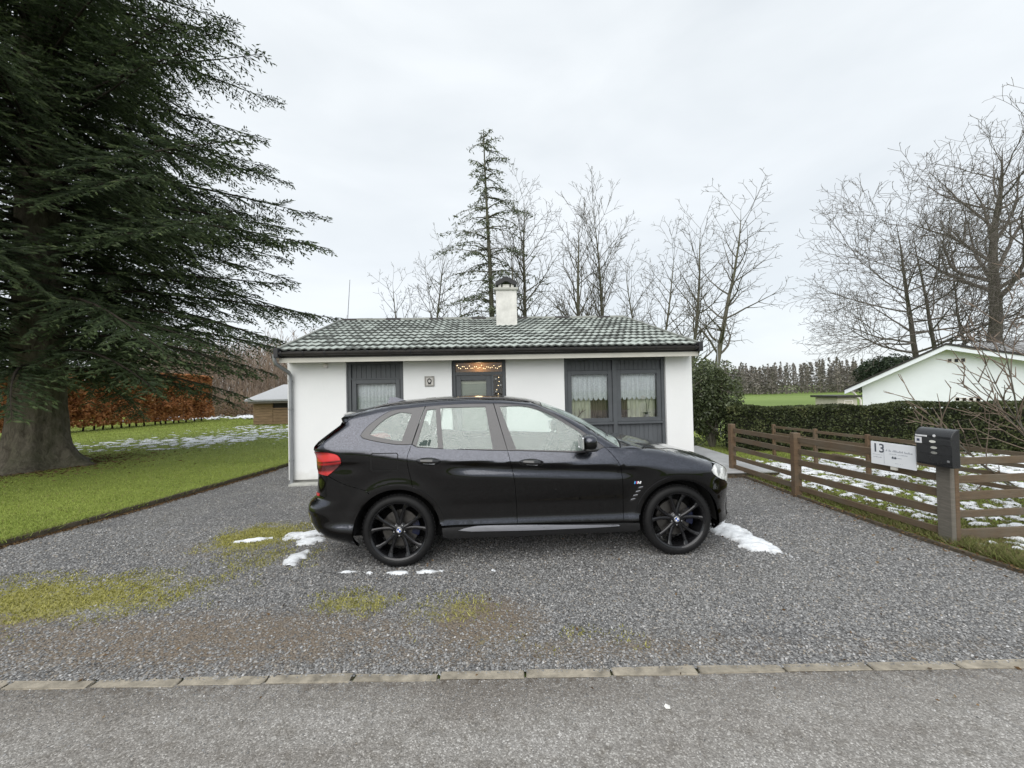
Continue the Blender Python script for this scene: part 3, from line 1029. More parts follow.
MB().box(.10, 1.0, -.22, -.05, -.02, .035).build('doorstep_slab', M_slab, house, bevel=.01)
# roof boards under the tiles, both slopes
sl = math.atan2(RZ1 - RZ0, RV1 - RV0)
L_sl = math.hypot(RZ1 - RZ0, RV1 - RV0)
rb_ = MB()
for sgn in (0, 1):
    def q(u, s, up, sgn=sgn):
        v, z = RV0 + (RV1 - RV0) * s, RZ0 + (RZ1 - RZ0) * s
        if sgn: v = 2 * RV1 - v
        return (u + SH * (v - RV0), v, z + up)
    vs = [q(.07, 0, -.035), q(8.09, 0, -.035), q(8.09, 1, -.035), q(.07, 1, -.035), q(.07, 0, -.005), q(8.09, 0, -.005), q(8.09, 1, -.005), q(.07, 1, -.005)]
    rb_.add(vs, [(0, 1, 2, 3), (4, 5, 6, 7), (0, 1, 5, 4), (1, 2, 6, 5), (2, 3, 7, 6), (3, 0, 4, 7)])
rb_.build('roof_deck', M_black, roof)
# tiles: double-wave concrete tiles, thin snow lying on them
def tile_material():
    s = Nodes('roof_tile')
    s.bsdf(Roughness=.5)
    s.p.inputs['Specular IOR Level'].default_value = .5
    g = s.coord('Object')
    sx = s.n('SeparateXYZ')
    s.l(g, sx.inputs[0])
    w = s.coord('World')
    rnd = s.objrand()
    n1 = s.noise(w, 16, 5, .7)
    n2 = s.noise(w, 2.2, 4, .6)
    tilec = s.mix(n1, (.045, .050, .046), (.095, .105, .096))
    tilec = s.mix(s.ramp(s.noise(w, 26, 4, .7), [(.62, (0, 0, 0)), (.75, (.5, .5, .5))]), tilec, (.06, .075, .03))
    along = s.math('MULTIPLY', s.math('SUBTRACT', sx.outputs[1], .035), 9.0)          # bare lip at the lower edge
    top = s.math('MULTIPLY', s.math('SUBTRACT', .345, sx.outputs[1]), 9.0)
    wave = s.math('MULTIPLY', sx.outputs[2], 16.0)
    m = s.math('MINIMUM', s.math('MINIMUM', along, top), 1.0)
    m = s.math('SUBTRACT', m, s.math('MULTIPLY', s.math('ABSOLUTE', wave), .05))
    m = s.math('ADD', m, s.math('MULTIPLY', s.math('SUBTRACT', n1, .5), 1.5))
    m = s.math('ADD', m, s.math('MULTIPLY', s.math('SUBTRACT', rnd, .45), .9))
    m = s.math('ADD', m, s.math('MULTIPLY', s.math('SUBTRACT', n2, .52), 2.4))
    s.color(s.mix(s.ramp(m, [(.1, (0, 0, 0)), (.75, (.85, .85, .85))]), tilec, (.42, .465, .435)))
    s.bump(n1, .3, .006)
    return s.m
M_tile = tile_material()
NR, NC = 11, 27
tw, expo = 8.02 / NC, L_sl / NR
tl = expo + .075
prof = []
for i in range(9):
    t = i / 8
    prof.append((t * tw * 1.02, 0.0125 * math.cos(t * 4 * math.pi) + .010))
tv = [(x, 0, z + .030) for x, z in prof] + [(x, tl, z) for x, z in prof] + [(x, 0, z + .008) for x, z in prof]
tf = [(i, i + 1, 9 + i + 1, 9 + i) for i in range(8)] + [(18 + i, 18 + i + 1, i + 1, i) for i in range(8)]
tme = bpy.data.meshes.new('tile')
tme.from_pydata(tv, [], tf)
for p in tme.polygons:
    p.use_smooth = p.index < 8
tme.materials.append(M_tile)
rt = random.Random(9)
for r0 in range(NR):
    for c0 in range(NC):
        o = bpy.data.objects.new('tile', tme)
        col.objects.link(o)
        o.parent = roof
        s0 = (r0 * expo - .03) / L_sl
        v, z = RV0 + (RV1 - RV0) * s0, RZ0 + (RZ1 - RZ0) * s0
        o.location = (.07 + c0 * tw + SH * (v - RV0) + rt.uniform(-.003, .003), v, z + rt.uniform(-.001, .003))
        o.rotation_euler = (sl + rt.uniform(-.006, .006), 0, rt.uniform(-.006, .006))
# rear slope as one corrugated sheet
V, F = [], []
nseg = NC * 8
for j in range(2):
    for i in range(nseg + 1):
        t = i / 8
        v = RV1 if j == 0 else 2 * RV1 - RV0
        z = (RZ1 if j == 0 else RZ0) + .02 + .017 * math.cos(t * 4 * math.pi)
        V.append((.07 + t * tw + SH * (v - RV0), v, z))
F = [(i, i + 1, nseg + 2 + i, nseg + 1 + i) for i in range(nseg)]
o = npmesh('rear_tiles', V, F, M_tile, roof)
o['kind'] = 'stuff'
# ridge tiles
for k in range(20):
    a = .06 + k * .402 + SH * (RV1 - RV0)
    p = [(.11 * math.cos(t), .075 * math.sin(t)) for t in np.linspace(math.pi, 0, 8)] + [(.095 * math.cos(t), .06 * math.sin(t)) for t in np.linspace(0, math.pi, 8)]
    MB().prism(p, Matrix(((0, 0, 1, a), (1, 0, 0, RV1), (0, 1, 0, RZ1 - .005 + .006 * (k % 2)), (0, 0, 0, 1))), .415).build('ridge_tile', M_verge if k % 3 else M_dkbrown, roof)
# verges
for u, nm in ((.045, 'verge_trim'), (8.115, 'verge_trim')):
    a = (u, RV0 - .02, RZ0 + .005)
    b = (u + SH * (RV1 - RV0), RV1, RZ1 + .005)
    c = (u + SH * 2 * (RV1 - RV0), 2 * RV1 - RV0, RZ0 + .005)
    MB().bar(a, b, .055, .12).bar(b, c, .055, .12).build(nm, M_verge, roof)
    MB().box(u - .04, u + .04, -.50, -.345, 2.44, 2.62).build('gutter_end', M_black, roof, bevel=.008)
# chimney
ch = group_part('chimney', house)
ch.location = (4.44, 2.15, 3.45)
MB().box(-.27, .27, 0, .46, -.3, .90).build('shaft', M_chim, ch, bevel=.012)
MB().box(-.31, .31, -.04, .50, .90, .965).build('slab', M_slab, ch, bevel=.012)
MB().box(-.29, .29, -.03, .49, -.12, -.02).build('flashing', M_zinc, ch)
MB().box(-.2, -.13, .05, .4, .965, 1.10).box(.13, .2, .05, .4, .965, 1.10).box(-.09, .09, .08, .36, .965, 1.07).build('cowl_legs', M_chim, ch)
MB().prism([(-.27, 1.03), (-.27, 1.13), (-.03, 1.26), (.03, 1.26), (.27, 1.13), (.27, 1.03), (.18, 1.05), (.03, 1.13), (-.03, 1.13), (-.18, 1.05)],
           Matrix(((1, 0, 0, 0), (0, 0, 1, 0), (0, 1, 0, 0), (0, 0, 0, 1))), .46).build('cap', M_black, ch, bevel=.006)
# plaque and spot lamp on the wall
pq = frame(house, 'plaque', 2.675, 2.865, 1.86, 2.065, -.022, .026, .02, plain('plaque_metal', (.30, .29, .27), .5, .2, 20, metallic=.5))
MB().box(2.70, 2.84, -.012, -.001, 1.885, 2.04).build('plaque_face', M_pot, pq)
MB().lathe([(.028, 0), (.042, 0), (.042, .012), (.028, .012)], 16, Matrix(((1, 0, 0, 2.77), (0, 0, 1, -.024), (0, 1.25, 0, 1.968), (0, 0, 0, 1)))).build('plaque_ring', M_black, pq)
MB().box(2.745, 2.80, -.022, -.01, 1.905, 1.925).build('plaque_foot', M_black, pq)
MB().lathe([(0, .06), (.03, .055), (.045, .035), (.05, .0), (0, 0)], 14, Matrix(((1, 0, 0, .745), (0, 0, -1, -.01), (0, 1, 0, 2.305), (0, 0, 0, 1)))).build('spot_lamp', M_petal, house, True)

# ------------------------------------------------------------------ the black car
CAR_YAW = 0.0517
_cu = Vector((math.cos(CAR_YAW), math.sin(CAR_YAW), 0))
_cn = Vector((-math.sin(CAR_YAW), math.cos(CAR_YAW), 0))
CAR_O = Vector((-1.165, 3.857, 0)) + _cn * .92        # under the middle of the rear axle; x forward, y away from the lens
car = thing('parked_car', 'glossy black sport utility car parked sideways on the gravel', 'car', CAR_O, CAR_YAW)

def curve(pts, sigma=.03, lo=-1.6, hi=4.4, n=2400):
    """smooth function through points: dense linear table blurred by a gaussian"""
    t = np.linspace(lo, hi, n)
    v = np.interp(t, [p[0] for p in pts], [p[1] for p in pts])
    k = max(1, int(3 * sigma / (t[1] - t[0])))
    g = np.exp(-.5 * (np.arange(-k, k + 1) * (t[1] - t[0]) / sigma) ** 2)
    g /= g.sum()
    v = np.convolve(np.pad(v, k, mode='edge'), g, 'valid')
    return lambda x: np.interp(x, t, v)

c_w = curve([(.15, .84), (.24, .885), (.31, .935), (.36, .952), (.41, .950), (.47, .934), (.60, .930), (.75, .938), (.88, .946), (.97, .949), (1.02, .947),
             (1.06, .934), (1.10, .919), (1.14, .902), (1.18, .886), (1.30, .840), (1.45, .775), (1.58, .708), (1.72, .63)], .014, 0, 2)
c_belt = curve([(-.4, 1.30), (0, 1.225), (.2, 1.192), (.64, 1.162), (.93, 1.143), (1.24, 1.131), (1.85, 1.09), (2.5, 1.06), (3.2, 1.0)], .1)
c_crease = curve([(-.6, 1.085), (.1, 1.082), (.44, 1.062), (1.23, 1.013), (2.22, .958), (2.62, .928), (3, .9)], .1)
c_top = curve([(-1.1, 1.50), (-.74, 1.535), (-.5, 1.585), (-.3, 1.63), (-.1, 1.66), (.4, 1.695), (.7, 1.70), (1.1, 1.685), (1.4, 1.648),
               (1.53, 1.61), (1.66, 1.565), (1.87, 1.475), (2.06, 1.38), (2.23, 1.27), (2.40, 1.168), (2.5, 1.15), (2.77, 1.118),
               (3.09, 1.04), (3.41, .95), (3.58, .87), (3.72, .76)], .035)
c_xf = curve([(.1, 3.40), (.16, 3.47), (.22, 3.60), (.28, 3.68), (.32, 3.70), (.37, 3.655), (.5, 3.68), (.65, 3.70), (.8, 3.69), (.9, 3.64), (1.0, 3.52), (1.2, 3.4)], .02, 0, 2)
c_xr = curve([(.15, -.45), (.22, -.72), (.27, -.88), (.33, -.97), (.45, -1.05), (.56, -1.085), (.63, -1.06), (.69, -.985), (.9, -.965), (1.1, -.97),
              (1.19, -1.0), (1.25, -.93), (1.30, -.87), (1.417, -.72), (1.45, -.69), (1.49, -.74), (1.56, -.745), (1.7, -.72)], .018, 0, 2)
WHEELS = ((0.0, .364), (2.864, .364))

def f_side(x, z):
    zz = z - (c_belt(x) - 1.14) * sstep(.65, .95, z) * (1 - sstep(1.3, 1.66, z))
    w = c_w(zz)
    d = c_crease(x) - z
    A = .024 * sstep(.30, .75, x) * (1 - sstep(2.15, 2.62, x)) + .013 * sstep(-.75, -.6, x) * (1 - sstep(-.5, -.22, x))
    w = w - A * np.where(d < 0, 0, np.where(d < .05, sstep(0, .05, d), 1 - sstep(.05, .17, d)))
    for cx, cz in WHEELS:                              # swelling round the arches
        r = np.hypot(x - cx, z - cz)
        w = w + .016 * np.exp(-((r - .45) / .085) ** 2)
    xf, xr = c_xf(z), c_xr(z)
    u = np.clip((x - (xf - .65)) / .65, 0, 1)
    w = w * (1 - u ** 2.4) ** (1 / 2.4)
    cl = .5 - .22 * sstep(1.12, 1.28, z)
    u = np.clip((xr + cl - x) / cl, 0, 1)
    return w * (1 - u ** 2.8) ** (1 / 2.8)

def f_top(x, y):
    q = (y / .65) ** 2
    wsh = sstep(1.35, 1.6, x) * (1 - sstep(2.3, 2.5, x))
    hood = sstep(2.35, 2.6, x)
    roof_ = 1 - sstep(1.3, 1.7, x)
    # bonnet ridges: two long raised lines
    rid = .006 * np.exp(-((np.abs(y) - .42 - .12 * (3.5 - x)) / .05) ** 2) * hood * (1 - sstep(3.35, 3.55, x))
    return c_top(x + .10 * wsh * np.minimum(q, 1.4)) - .045 * roof_ * q - .03 * hood * q - .02 * wsh * q + rid

def F_body(x, y, z):
    y = np.abs(y)
    a, b = y - f_side(x, z), z - f_top(x, y)
    k = .055
    return np.maximum(a, b) + np.maximum(k - np.abs(a - b), 0) ** 2 / (4 * k)

def bisect(fn, lo, hi, n=40):
    lo, hi = lo.astype(float).copy(), hi.astype(float).copy()
    for _ in range(n):
        mid = .5 * (lo + hi)
        inside = fn(mid) < 0
        lo = np.where(inside, mid, lo)
        hi = np.where(inside, hi, mid)
    return .5 * (lo + hi)

def solve(mode, p, q):
    """points on the skin: 'side' (x,z)->y<0, 'top' (x,y)->z, 'front' / 'rear' (y,z)->x"""
    p, q = np.asarray(p, float), np.asarray(q, float)
    if mode == 'side':
        y = bisect(lambda y: F_body(p, y, q), 0 * p, 0 * p + 1.2)
        return np.stack([p, -y, q], -1)
    if mode == 'top':
        return np.stack([p, q, bisect(lambda z: F_body(p, q, z), 0 * p + .55, 0 * p + 1.9)], -1)
    if mode == 'front':
        return np.stack([bisect(lambda x: F_body(x, p, q), 0 * p + 2.95, 0 * p + 3.9), p, q], -1)
    x = bisect(lambda x: F_body(-x, p, q), 0 * p + .0, 0 * p + 1.3)
    return np.stack([-x, p, q], -1)

def normals(P):
    e = .002
    x, y, z = P[:, 0], P[:, 1], P[:, 2]
    g = np.stack([F_body(x + e, y, z) - F_body(x - e, y, z), F_body(x, y + e, z) - F_body(x, y - e, z), F_body(x, y, z + e) - F_body(x, y, z - e)], -1)
    return g / np.maximum(np.linalg.norm(g, axis=1, keepdims=True), 1e-9)

def crv(pts, n=6):
    """Catmull-Rom through the points"""
    P = [np.array(p, float) for p in pts]
    P = [2 * P[0] - P[1]] + P + [2 * P[-1] - P[-2]]
    out = []
    for i in range(1, len(P) - 2):
        for k in range(n):
            t = k / n
            out.append(tuple(.5 * (2 * P[i] + (P[i + 1] - P[i - 1]) * t + (2 * P[i - 1] - 5 * P[i] + 4 * P[i + 1] - P[i + 2]) * t * t
                                   + (3 * P[i] - P[i - 1] - 3 * P[i + 1] + P[i + 2]) * t ** 3)))
    out.append(tuple(P[-2]))
    return out

def arc(c, r, a0, a1, n=18):
    return [(c[0] + r * math.cos(R(a)), c[1] + r * math.sin(R(a))) for a in np.linspace(a0, a1, n)]

def resample(poly, sp):
    out = []
    n = len(poly)
    for i in range(n):
        a, b = np.array(poly[i], float), np.array(poly[(i + 1) % n], float)
        L = np.linalg.norm(b - a)
        if L < 1e-5:
            continue
        k = max(1, int(L / sp))
        for j in range(k):
            out.append(a + (b - a) * j / k)
    return np.array(out)

def inpoly(P, poly):
    x, y = P[:, 0], P[:, 1]
    ins = np.zeros(len(P), bool)
    n = len(poly)
    for i in range(n):
        x1, y1 = poly[i]
        x2, y2 = poly[(i + 1) % n]
        c = (y1 > y) != (y2 > y)
        with np.errstate(divide='ignore', invalid='ignore'):
            xi = (x2 - x1) * (y - y1) / (y2 - y1) + x1
        ins ^= c & (x < xi)
    return ins

def shrink(poly, g):
    n = len(poly)
    area = .5 * np.sum(poly[:, 0] * np.roll(poly[:, 1], -1) - np.roll(poly[:, 0], -1) * poly[:, 1])
    d = np.roll(poly, -1, 0) - np.roll(poly, 1, 0)
    nrm = np.stack([-d[:, 1], d[:, 0]], -1) / np.maximum(np.linalg.norm(d, axis=1, keepdims=True), 1e-9)
    return poly + nrm * g * (1 if area > 0 else -1)

def mesh_with_normals(name, V, F, N, mat, parent):
    me = bpy.data.meshes.new(name)
    me.from_pydata([tuple(v) for v in V], [], [tuple(int(i) for i in f) for f in F])
    me.polygons.foreach_set('use_smooth', np.ones(len(F), bool))
    me.update()
    me.normals_split_custom_set_from_vertices([tuple(n) for n in N])
    return link(name, me, mat, parent)

def panel(name, outer, mat, holes=(), mode='side', off=0.0, gap=.0025, sp=.045, rim=.02, parent=None, mirror=True, label=None):
    """one body panel cut to an outline and laid on the skin, with its edge folded in"""
    outs = [shrink(resample(outer, sp * .6), gap)] + [shrink(resample(h, sp * .6), -gap * .6) for h in holes]
    pts, edges = [], []
    for o in outs:
        b = len(pts)
        pts += [tuple(p) for p in o]
        edges += [(b + i, b + (i + 1) % len(o)) for i in range(len(o))]
    allb = np.array(pts)
    mn, mx = allb.min(0), allb.max(0)
    gx, gy = np.meshgrid(np.arange(mn[0] + sp / 2, mx[0], sp), np.arange(mn[1] + sp / 2, mx[1], sp * .6))
    gx = gx + (np.arange(gx.shape[0]) % 2)[:, None] * sp * .5
    G = np.stack([gx.ravel(), gy.ravel()], -1)
    ok = inpoly(G, outs[0])
    for o in outs[1:]:
        ok &= ~inpoly(G, o)
    G = G[ok]
    if len(G):
        dist = np.sqrt(((G[:, None, :] - allb[None]) ** 2).sum(-1)).min(1)
        G = G[dist > sp * .35]
    res = geometry.delaunay_2d_cdt([Vector(p) for p in pts] + [Vector(p) for p in G], edges, [], 0, 1e-6)
    P2 = np.array([tuple(v) for v in res[0]])
    T = np.array([f for f in res[2] if len(f) == 3])
    cen = P2[T].mean(1)
    ok = inpoly(cen, outs[0])
    for o in outs[1:]:
        ok &= ~inpoly(cen, o)
    T = T[ok]
    P3 = solve(mode, P2[:, 0], P2[:, 1])
    N = normals(P3)
    V = P3 + N * off
    # orient
    fn = np.cross(V[T[:, 1]] - V[T[:, 0]], V[T[:, 2]] - V[T[:, 0]])
    flip = (fn * N[T[:, 0]]).sum(1) < 0
    T[flip] = T[flip][:, ::-1]
    # folded edge
    cnt = {}
    for t in T:
        for a, b in ((t[0], t[1]), (t[1], t[2]), (t[2], t[0])):
            k = (min(a, b), max(a, b))
            cnt[k] = None if k in cnt else (a, b)
    bd = [e for e in cnt.values() if e is not None]
    F = [tuple(t) for t in T]
    Vl, Nl = list(V), list(N)
    if rim:
        mp = {}
        for a, b in bd:
            for i in (a, b):
                if i not in mp:
                    mp[i] = (len(Vl), len(Vl) + 1)
                    Vl += [V[i], V[i] - N[i] * rim]
                    Nl += [N[i], N[i]]
        sidev = {}
        for a, b in bd:
            d = V[b] - V[a]
            nn = np.cross(d, N[a])
            nn /= max(np.linalg.norm(nn), 1e-9)
            for i in (a, b):
                sidev[i] = sidev.get(i, 0) + nn
            F.append((mp[a][0], mp[a][1], mp[b][1], mp[b][0]))
        for i, (p, q) in mp.items():
            nn = sidev[i] / max(np.linalg.norm(sidev[i]), 1e-9)
            Nl[p] = nn
            Nl[q] = nn
    used = sorted({i for f in F for i in f})
    re = {o: k for k, o in enumerate(used)}
    V = np.array([Vl[i] for i in used])
    N = np.array([Nl[i] for i in used])
    F = [tuple(re[i] for i in f) for f in F]
    par = parent if parent is not None else car
    o1 = mesh_with_normals(name, V, F, N, mat, par if not isinstance(par, tuple) else par[0])
    if label: o1['label'] = label
    if not mirror:
        return o1
    S = np.array([1, -1, 1])
    o2 = mesh_with_normals(name, V * S, [f[::-1] for f in F], N * S, mat, par if not isinstance(par, tuple) else par[1])
    return o1, o2

# ---- materials
def paint_material():
    s = Nodes('black_paint')
    s.bsdf(Roughness=.10, Metallic=1.0, Coat_Weight=1.0, Coat_Roughness=.03)
    s.p.inputs['Coat IOR'].default_value = 1.40
    c = s.coord('Object')
    drops = s.voro(c, 150)
    d = s.ramp(drops.outputs['Distance'], [(.0, (1, 1, 1)), (.34, (0, 0, 0))])
    msk = s.ramp(s.noise(c, 45, 3, .6), [(.45, (0, 0, 0)), (.6, (1, 1, 1))])
    sep0 = s.n('SeparateXYZ')
    s.l(c, sep0.inputs[0])
    h = s.math('MULTIPLY', s.math('MULTIPLY', d, msk), s.math('MULTIPLY', s.math('SUBTRACT', sep0.outputs[2], .80), 4.0, True))
    nz = s.noise(c, 5, 5, .6)
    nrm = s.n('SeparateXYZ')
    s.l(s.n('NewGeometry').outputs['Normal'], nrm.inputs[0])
    upf = s.math('MULTIPLY', s.math('SUBTRACT', nrm.outputs[2], .10), 5.0, True)      # paler colour where panels face up: painted sky sheen plus rain beads
    wet_sheen = s.ramp(s.noise(c, 120, 3, .65), [(.35, (.35, .35, .35)), (.65, (1, 1, 1))])
    s.color(s.mix(s.math('MULTIPLY', upf, wet_sheen), (.004, .004, .005), (.088, .093, .113)))
    s.rough(s.math('ADD', .08, s.math('MULTIPLY', upf, .16)))
    bp = s.n('Bump', Strength=.22, Distance=.002)
    s.l(h, bp.inputs['Height'])
    s.l(bp.outputs[0], s.p.inputs['Normal'])
    bp2 = s.n('Bump', Strength=.12, Distance=.002)
    s.l(h, bp2.inputs['Height'])
    s.l(bp2.outputs[0], s.p.inputs['Coat Normal'])
    # road film low down the flanks
    z = s.n('SeparateXYZ')
    s.l(c, z.inputs[0])
    film = s.math('MULTIPLY', s.math('SUBTRACT', .45, z.outputs[2], True), s.math('MULTIPLY', nz, .6))
    s.l(s.math('ADD', .03, film, True), s.p.inputs['Coat Roughness'])
    return s.m
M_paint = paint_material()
M_gloss = plain('black_gloss_trim', (.012, .012, .013), .12, .1, 20, spec=.5, coat=.6)
M_frame = plain('wet_window_frame', (.05, .048, .052), .32, .15, 60, .3, 160, spec=.6, coat=.3)
M_matte = plain('black_plastic', (.016, .016, .017), .55, .2, 30, .15, 200)
M_under = plain('underbody', (.008, .008, .008), .9, .2, 10)
M_tyre = plain('tyre_rubber', (.010, .010, .0105), .55, .25, 25, .25, 120, spec=.22)
M_rim = plain('black_alloy', (.016, .016, .018), .28, .15, 12, metallic=.6, coat=.5)
M_disc = plain('brake_disc', (.10, .095, .09), .4, .2, 20, metallic=.8)
M_cal = plain('blue_caliper', (.004, .007, .028), .35, .1, 20, coat=.3)
M_strip = plain('brushed_strip', (.46, .47, .52), .30, .12, 20, metallic=.7, stretch=(.2, 1, 1))
M_seat = plain('seat_fabric', (.20, .21, .20), .85, .15, 20, .2, 120)
M_dash = plain('dashboard', (.03, .032, .033), .7, .2, 10)
M_chrome = plain('satin_chrome', (.55, .56, .58), .22, .06, 20, metallic=.9)
M_cglass = glassmat('car_glass', (.90, .97, .94), 1.52, .30, .02, 2.6, .26)
M_wscr = glassmat('windscreen', (.78, .86, .83), 1.52, .3, .03, 4.0, .3)
M_dglass = glassmat('tinted_glass', (.12, .13, .13), 1.52, .2, .03, 1.0, 0)
def lampmat(name, c1, c2, sc):
    s = Nodes(name)
    s.bsdf(Roughness=.12, Coat_Weight=.8, Coat_Roughness=.03)
    c = s.coord('Object', (2, 1, sc))
    s.color(s.ramp(s.noise(c, 9, 3, .5, .6), [(.40, c1), (.56, c2)]))
    return s.m
s_ = Nodes('red_lamp')
s_.bsdf(Roughness=.1, Coat_Weight=.8, Coat_Roughness=.03)
c_ = s_.coord('Object')
x_ = s_.n('SeparateXYZ')
s_.l(c_, x_.inputs[0])
zz_ = s_.math('ADD', x_.outputs[2], s_.math('MULTIPLY', s_.math('ADD', x_.outputs[0], .7), -.12))
fz_ = s_.math('MULTIPLY', s_.math('SUBTRACT', zz_, .93), 4.0)
s_.color(s_.ramp(fz_, [(0, (.30, .012, .015)), (.14, (.55, .03, .03)), (.24, (.10, .004, .006)), (.42, (.05, .004, .006)), (.50, (.40, .015, .02)), (.56, (.05, .003, .004)), (.62, (.62, .03, .035)), (.85, (.75, .06, .06)), (.95, (.25, .01, .012))]))
M_tail = s_.m
M_red = plain('red_reflector', (.5, .02, .02), .2, .1, 20, coat=.5)
M_head = lampmat('clear_lamp', (.30, .31, .31), (.80, .81, .80), 1.5)
M_emb_b = plain('emblem_blue', (.02, .10, .45), .3, .05, 20)
M_emb_w = plain('emblem_white', (.8, .8, .82), .3, .03, 20)

# ---- outlines in (x, z)
zr = lambda x: float(np.interp(x, [-.62, -.39, -.24, -.04, .41, .72, 1.11, 1.40, 1.56, 1.77, 1.96, 2.13, 2.29], [1.515, 1.565, 1.598, 1.622, 1.652, 1.658, 1.645, 1.610, 1.548, 1.452, 1.357, 1.243, 1.125]))
BELT = [(.142, 1.224), (.2, 1.195), (.42, 1.176), (.64, 1.162), (.93, 1.143), (1.108, 1.136)]
BELT2 = [(1.108, 1.136), (1.24, 1.131), (1.55, 1.112), (1.85, 1.093), (1.93, 1.09)]
SAIL = [(1.93, 1.09), (2.03, 1.108), (2.118, 1.14)]
REAR_E = crv([(.162, .766), (.145, .87), (.12, .97), (.106, 1.10), (.142, 1.224)])
BGAP = crv([(1.108, 1.136), (1.13, 1.04), (1.17, .84), (1.185, .6), (1.19, .41)])
FRONT_E = crv([(2.118, 1.14), (2.18, 1.075), (2.235, 1.0), (2.265, .93), (2.28, .77), (2.28, .55), (2.275, .39)])
TRIM = crv([(-.365, 1.325), (-.345, 1.365), (-.29, 1.43), (-.16, 1.53), (-.07, 1.566), (.05, 1.58), (.25, 1.596), (.6, 1.613), (.972, 1.613), (1.26, 1.598), (1.44, 1.567), (1.59, 1.505),
            (1.75, 1.41), (1.89, 1.315), (2.0, 1.23), (2.118, 1.14)], 5)
QBOT = crv([(.142, 1.224), (.02, 1.226), (-.11, 1.245), (-.25, 1.275), (-.335, 1.30), (-.365, 1.325)])
def xb(z): return float(c_xr(z)) + .14
def xfb(z): return float(c_xf(z)) - .195
SEAM = [(-.238, .724), (-.30, .785), (-.5, .85), (-.68, .937)]
TAIL_IN = crv([(-.68, .937), (-.60, 1.0), (-.545, 1.055), (-.535, 1.09), (-.57, 1.145), (-.66, 1.172), (-.75, 1.172), (xb(1.165), 1.165)])

cr_rocker = [(.44, .405), (1.19, .395), (2.275, .375), (2.437, .37)]
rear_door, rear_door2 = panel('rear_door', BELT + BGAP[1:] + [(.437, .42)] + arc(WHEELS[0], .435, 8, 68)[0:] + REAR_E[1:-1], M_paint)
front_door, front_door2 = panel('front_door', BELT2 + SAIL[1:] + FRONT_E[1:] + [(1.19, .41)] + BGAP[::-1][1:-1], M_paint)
HL = crv([(3.225, .872), (3.265, .905), (3.32, .918), (3.39, .90), (xfb(.86), .862)])
HLB = crv([(xfb(.70), .70), (3.42, .742), (3.34, .775), (3.26, .825), (3.225, .872)])
CREST = [(2.118, 1.14), (2.29, 1.125)] + crv([(2.29, 1.125), (2.45, 1.112), (2.70, 1.09), (3.0, 1.044), (3.2, .985), (3.30, .94)])[1:]
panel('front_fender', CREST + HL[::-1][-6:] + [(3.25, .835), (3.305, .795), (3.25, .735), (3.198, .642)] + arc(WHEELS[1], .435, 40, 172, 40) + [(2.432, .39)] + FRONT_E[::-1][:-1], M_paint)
panel('headlight', HL + HLB[:-1], M_head, off=.004)
panel('front_bumper', [(3.198, .642), (3.25, .735), (3.305, .795)] + HLB[::-1][6:] + [(xfb(z), z) for z in (.65, .55, .45, .38, .33, .28, .22)] + [(3.36, .185), (3.283, .235)] + arc(WHEELS[1], .435, -13, 40)[1:-1], M_paint)
panel('rear_bumper', SEAM + [(xb(z), z) for z in (.937, .85, .75, .69, .64, .56, .48, .42, .36, .30, .26)] + [(-.62, .225), (-.45, .235), (-.405, .26)] + arc(WHEELS[0], .435, 194, 123, 30)[1:-1], M_paint)
panel('tail_light', TAIL_IN + [(xb(z), z) for z in (1.12, 1.06, 1.0, .945)], M_tail, off=.005)
DPIL = [(xb(1.165), 1.175), (-.80, 1.205), (-.69, 1.305), (-.575, 1.405), (-.535, 1.455)]
SPOIL = [(-.535, 1.455), (-.50, 1.488), (-.39, 1.565)]
ROOF_E = [(x, zr(x)) for x in np.linspace(-.39, 2.29, 50)]
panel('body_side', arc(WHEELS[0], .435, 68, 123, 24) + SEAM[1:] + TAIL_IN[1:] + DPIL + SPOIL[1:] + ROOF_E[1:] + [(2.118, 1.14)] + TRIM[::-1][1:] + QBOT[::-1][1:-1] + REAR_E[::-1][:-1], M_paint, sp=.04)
panel('spoiler', [(-.535, 1.455), (-.60, 1.455), (-.625, 1.49), (-.62, 1.525), (-.50, 1.545), (-.39, 1.565), (-.50, 1.488)], M_paint)
sill, sill2 = panel('sill', [(.44, .40), (1.19, .393), (2.275, .373), (2.437, .372), (2.45, .30), (2.40, .268), (1.2, .262), (.50, .268), (.445, .30)], M_matte)
strp = panel('sill_strip', crv([(.60, .365), (.68, .390), (.84, .405), (1.3, .396), (1.9, .372), (2.20, .362)]) + crv([(2.235, .355), (2.2, .345), (1.9, .340), (1.4, .338), (1.0, .345), (.68, .352)])[:-1], M_strip, off=.010, rim=.015)
for c, lo in ((WHEELS[0], (10, 200)), (WHEELS[1], (-8, 168))):
    panel('wheel_arch_trim', arc(c, .474, lo[0], lo[1], 44) + arc(c, .430, lo[1], lo[0], 44), M_paint, off=.007, rim=.03, gap=0)

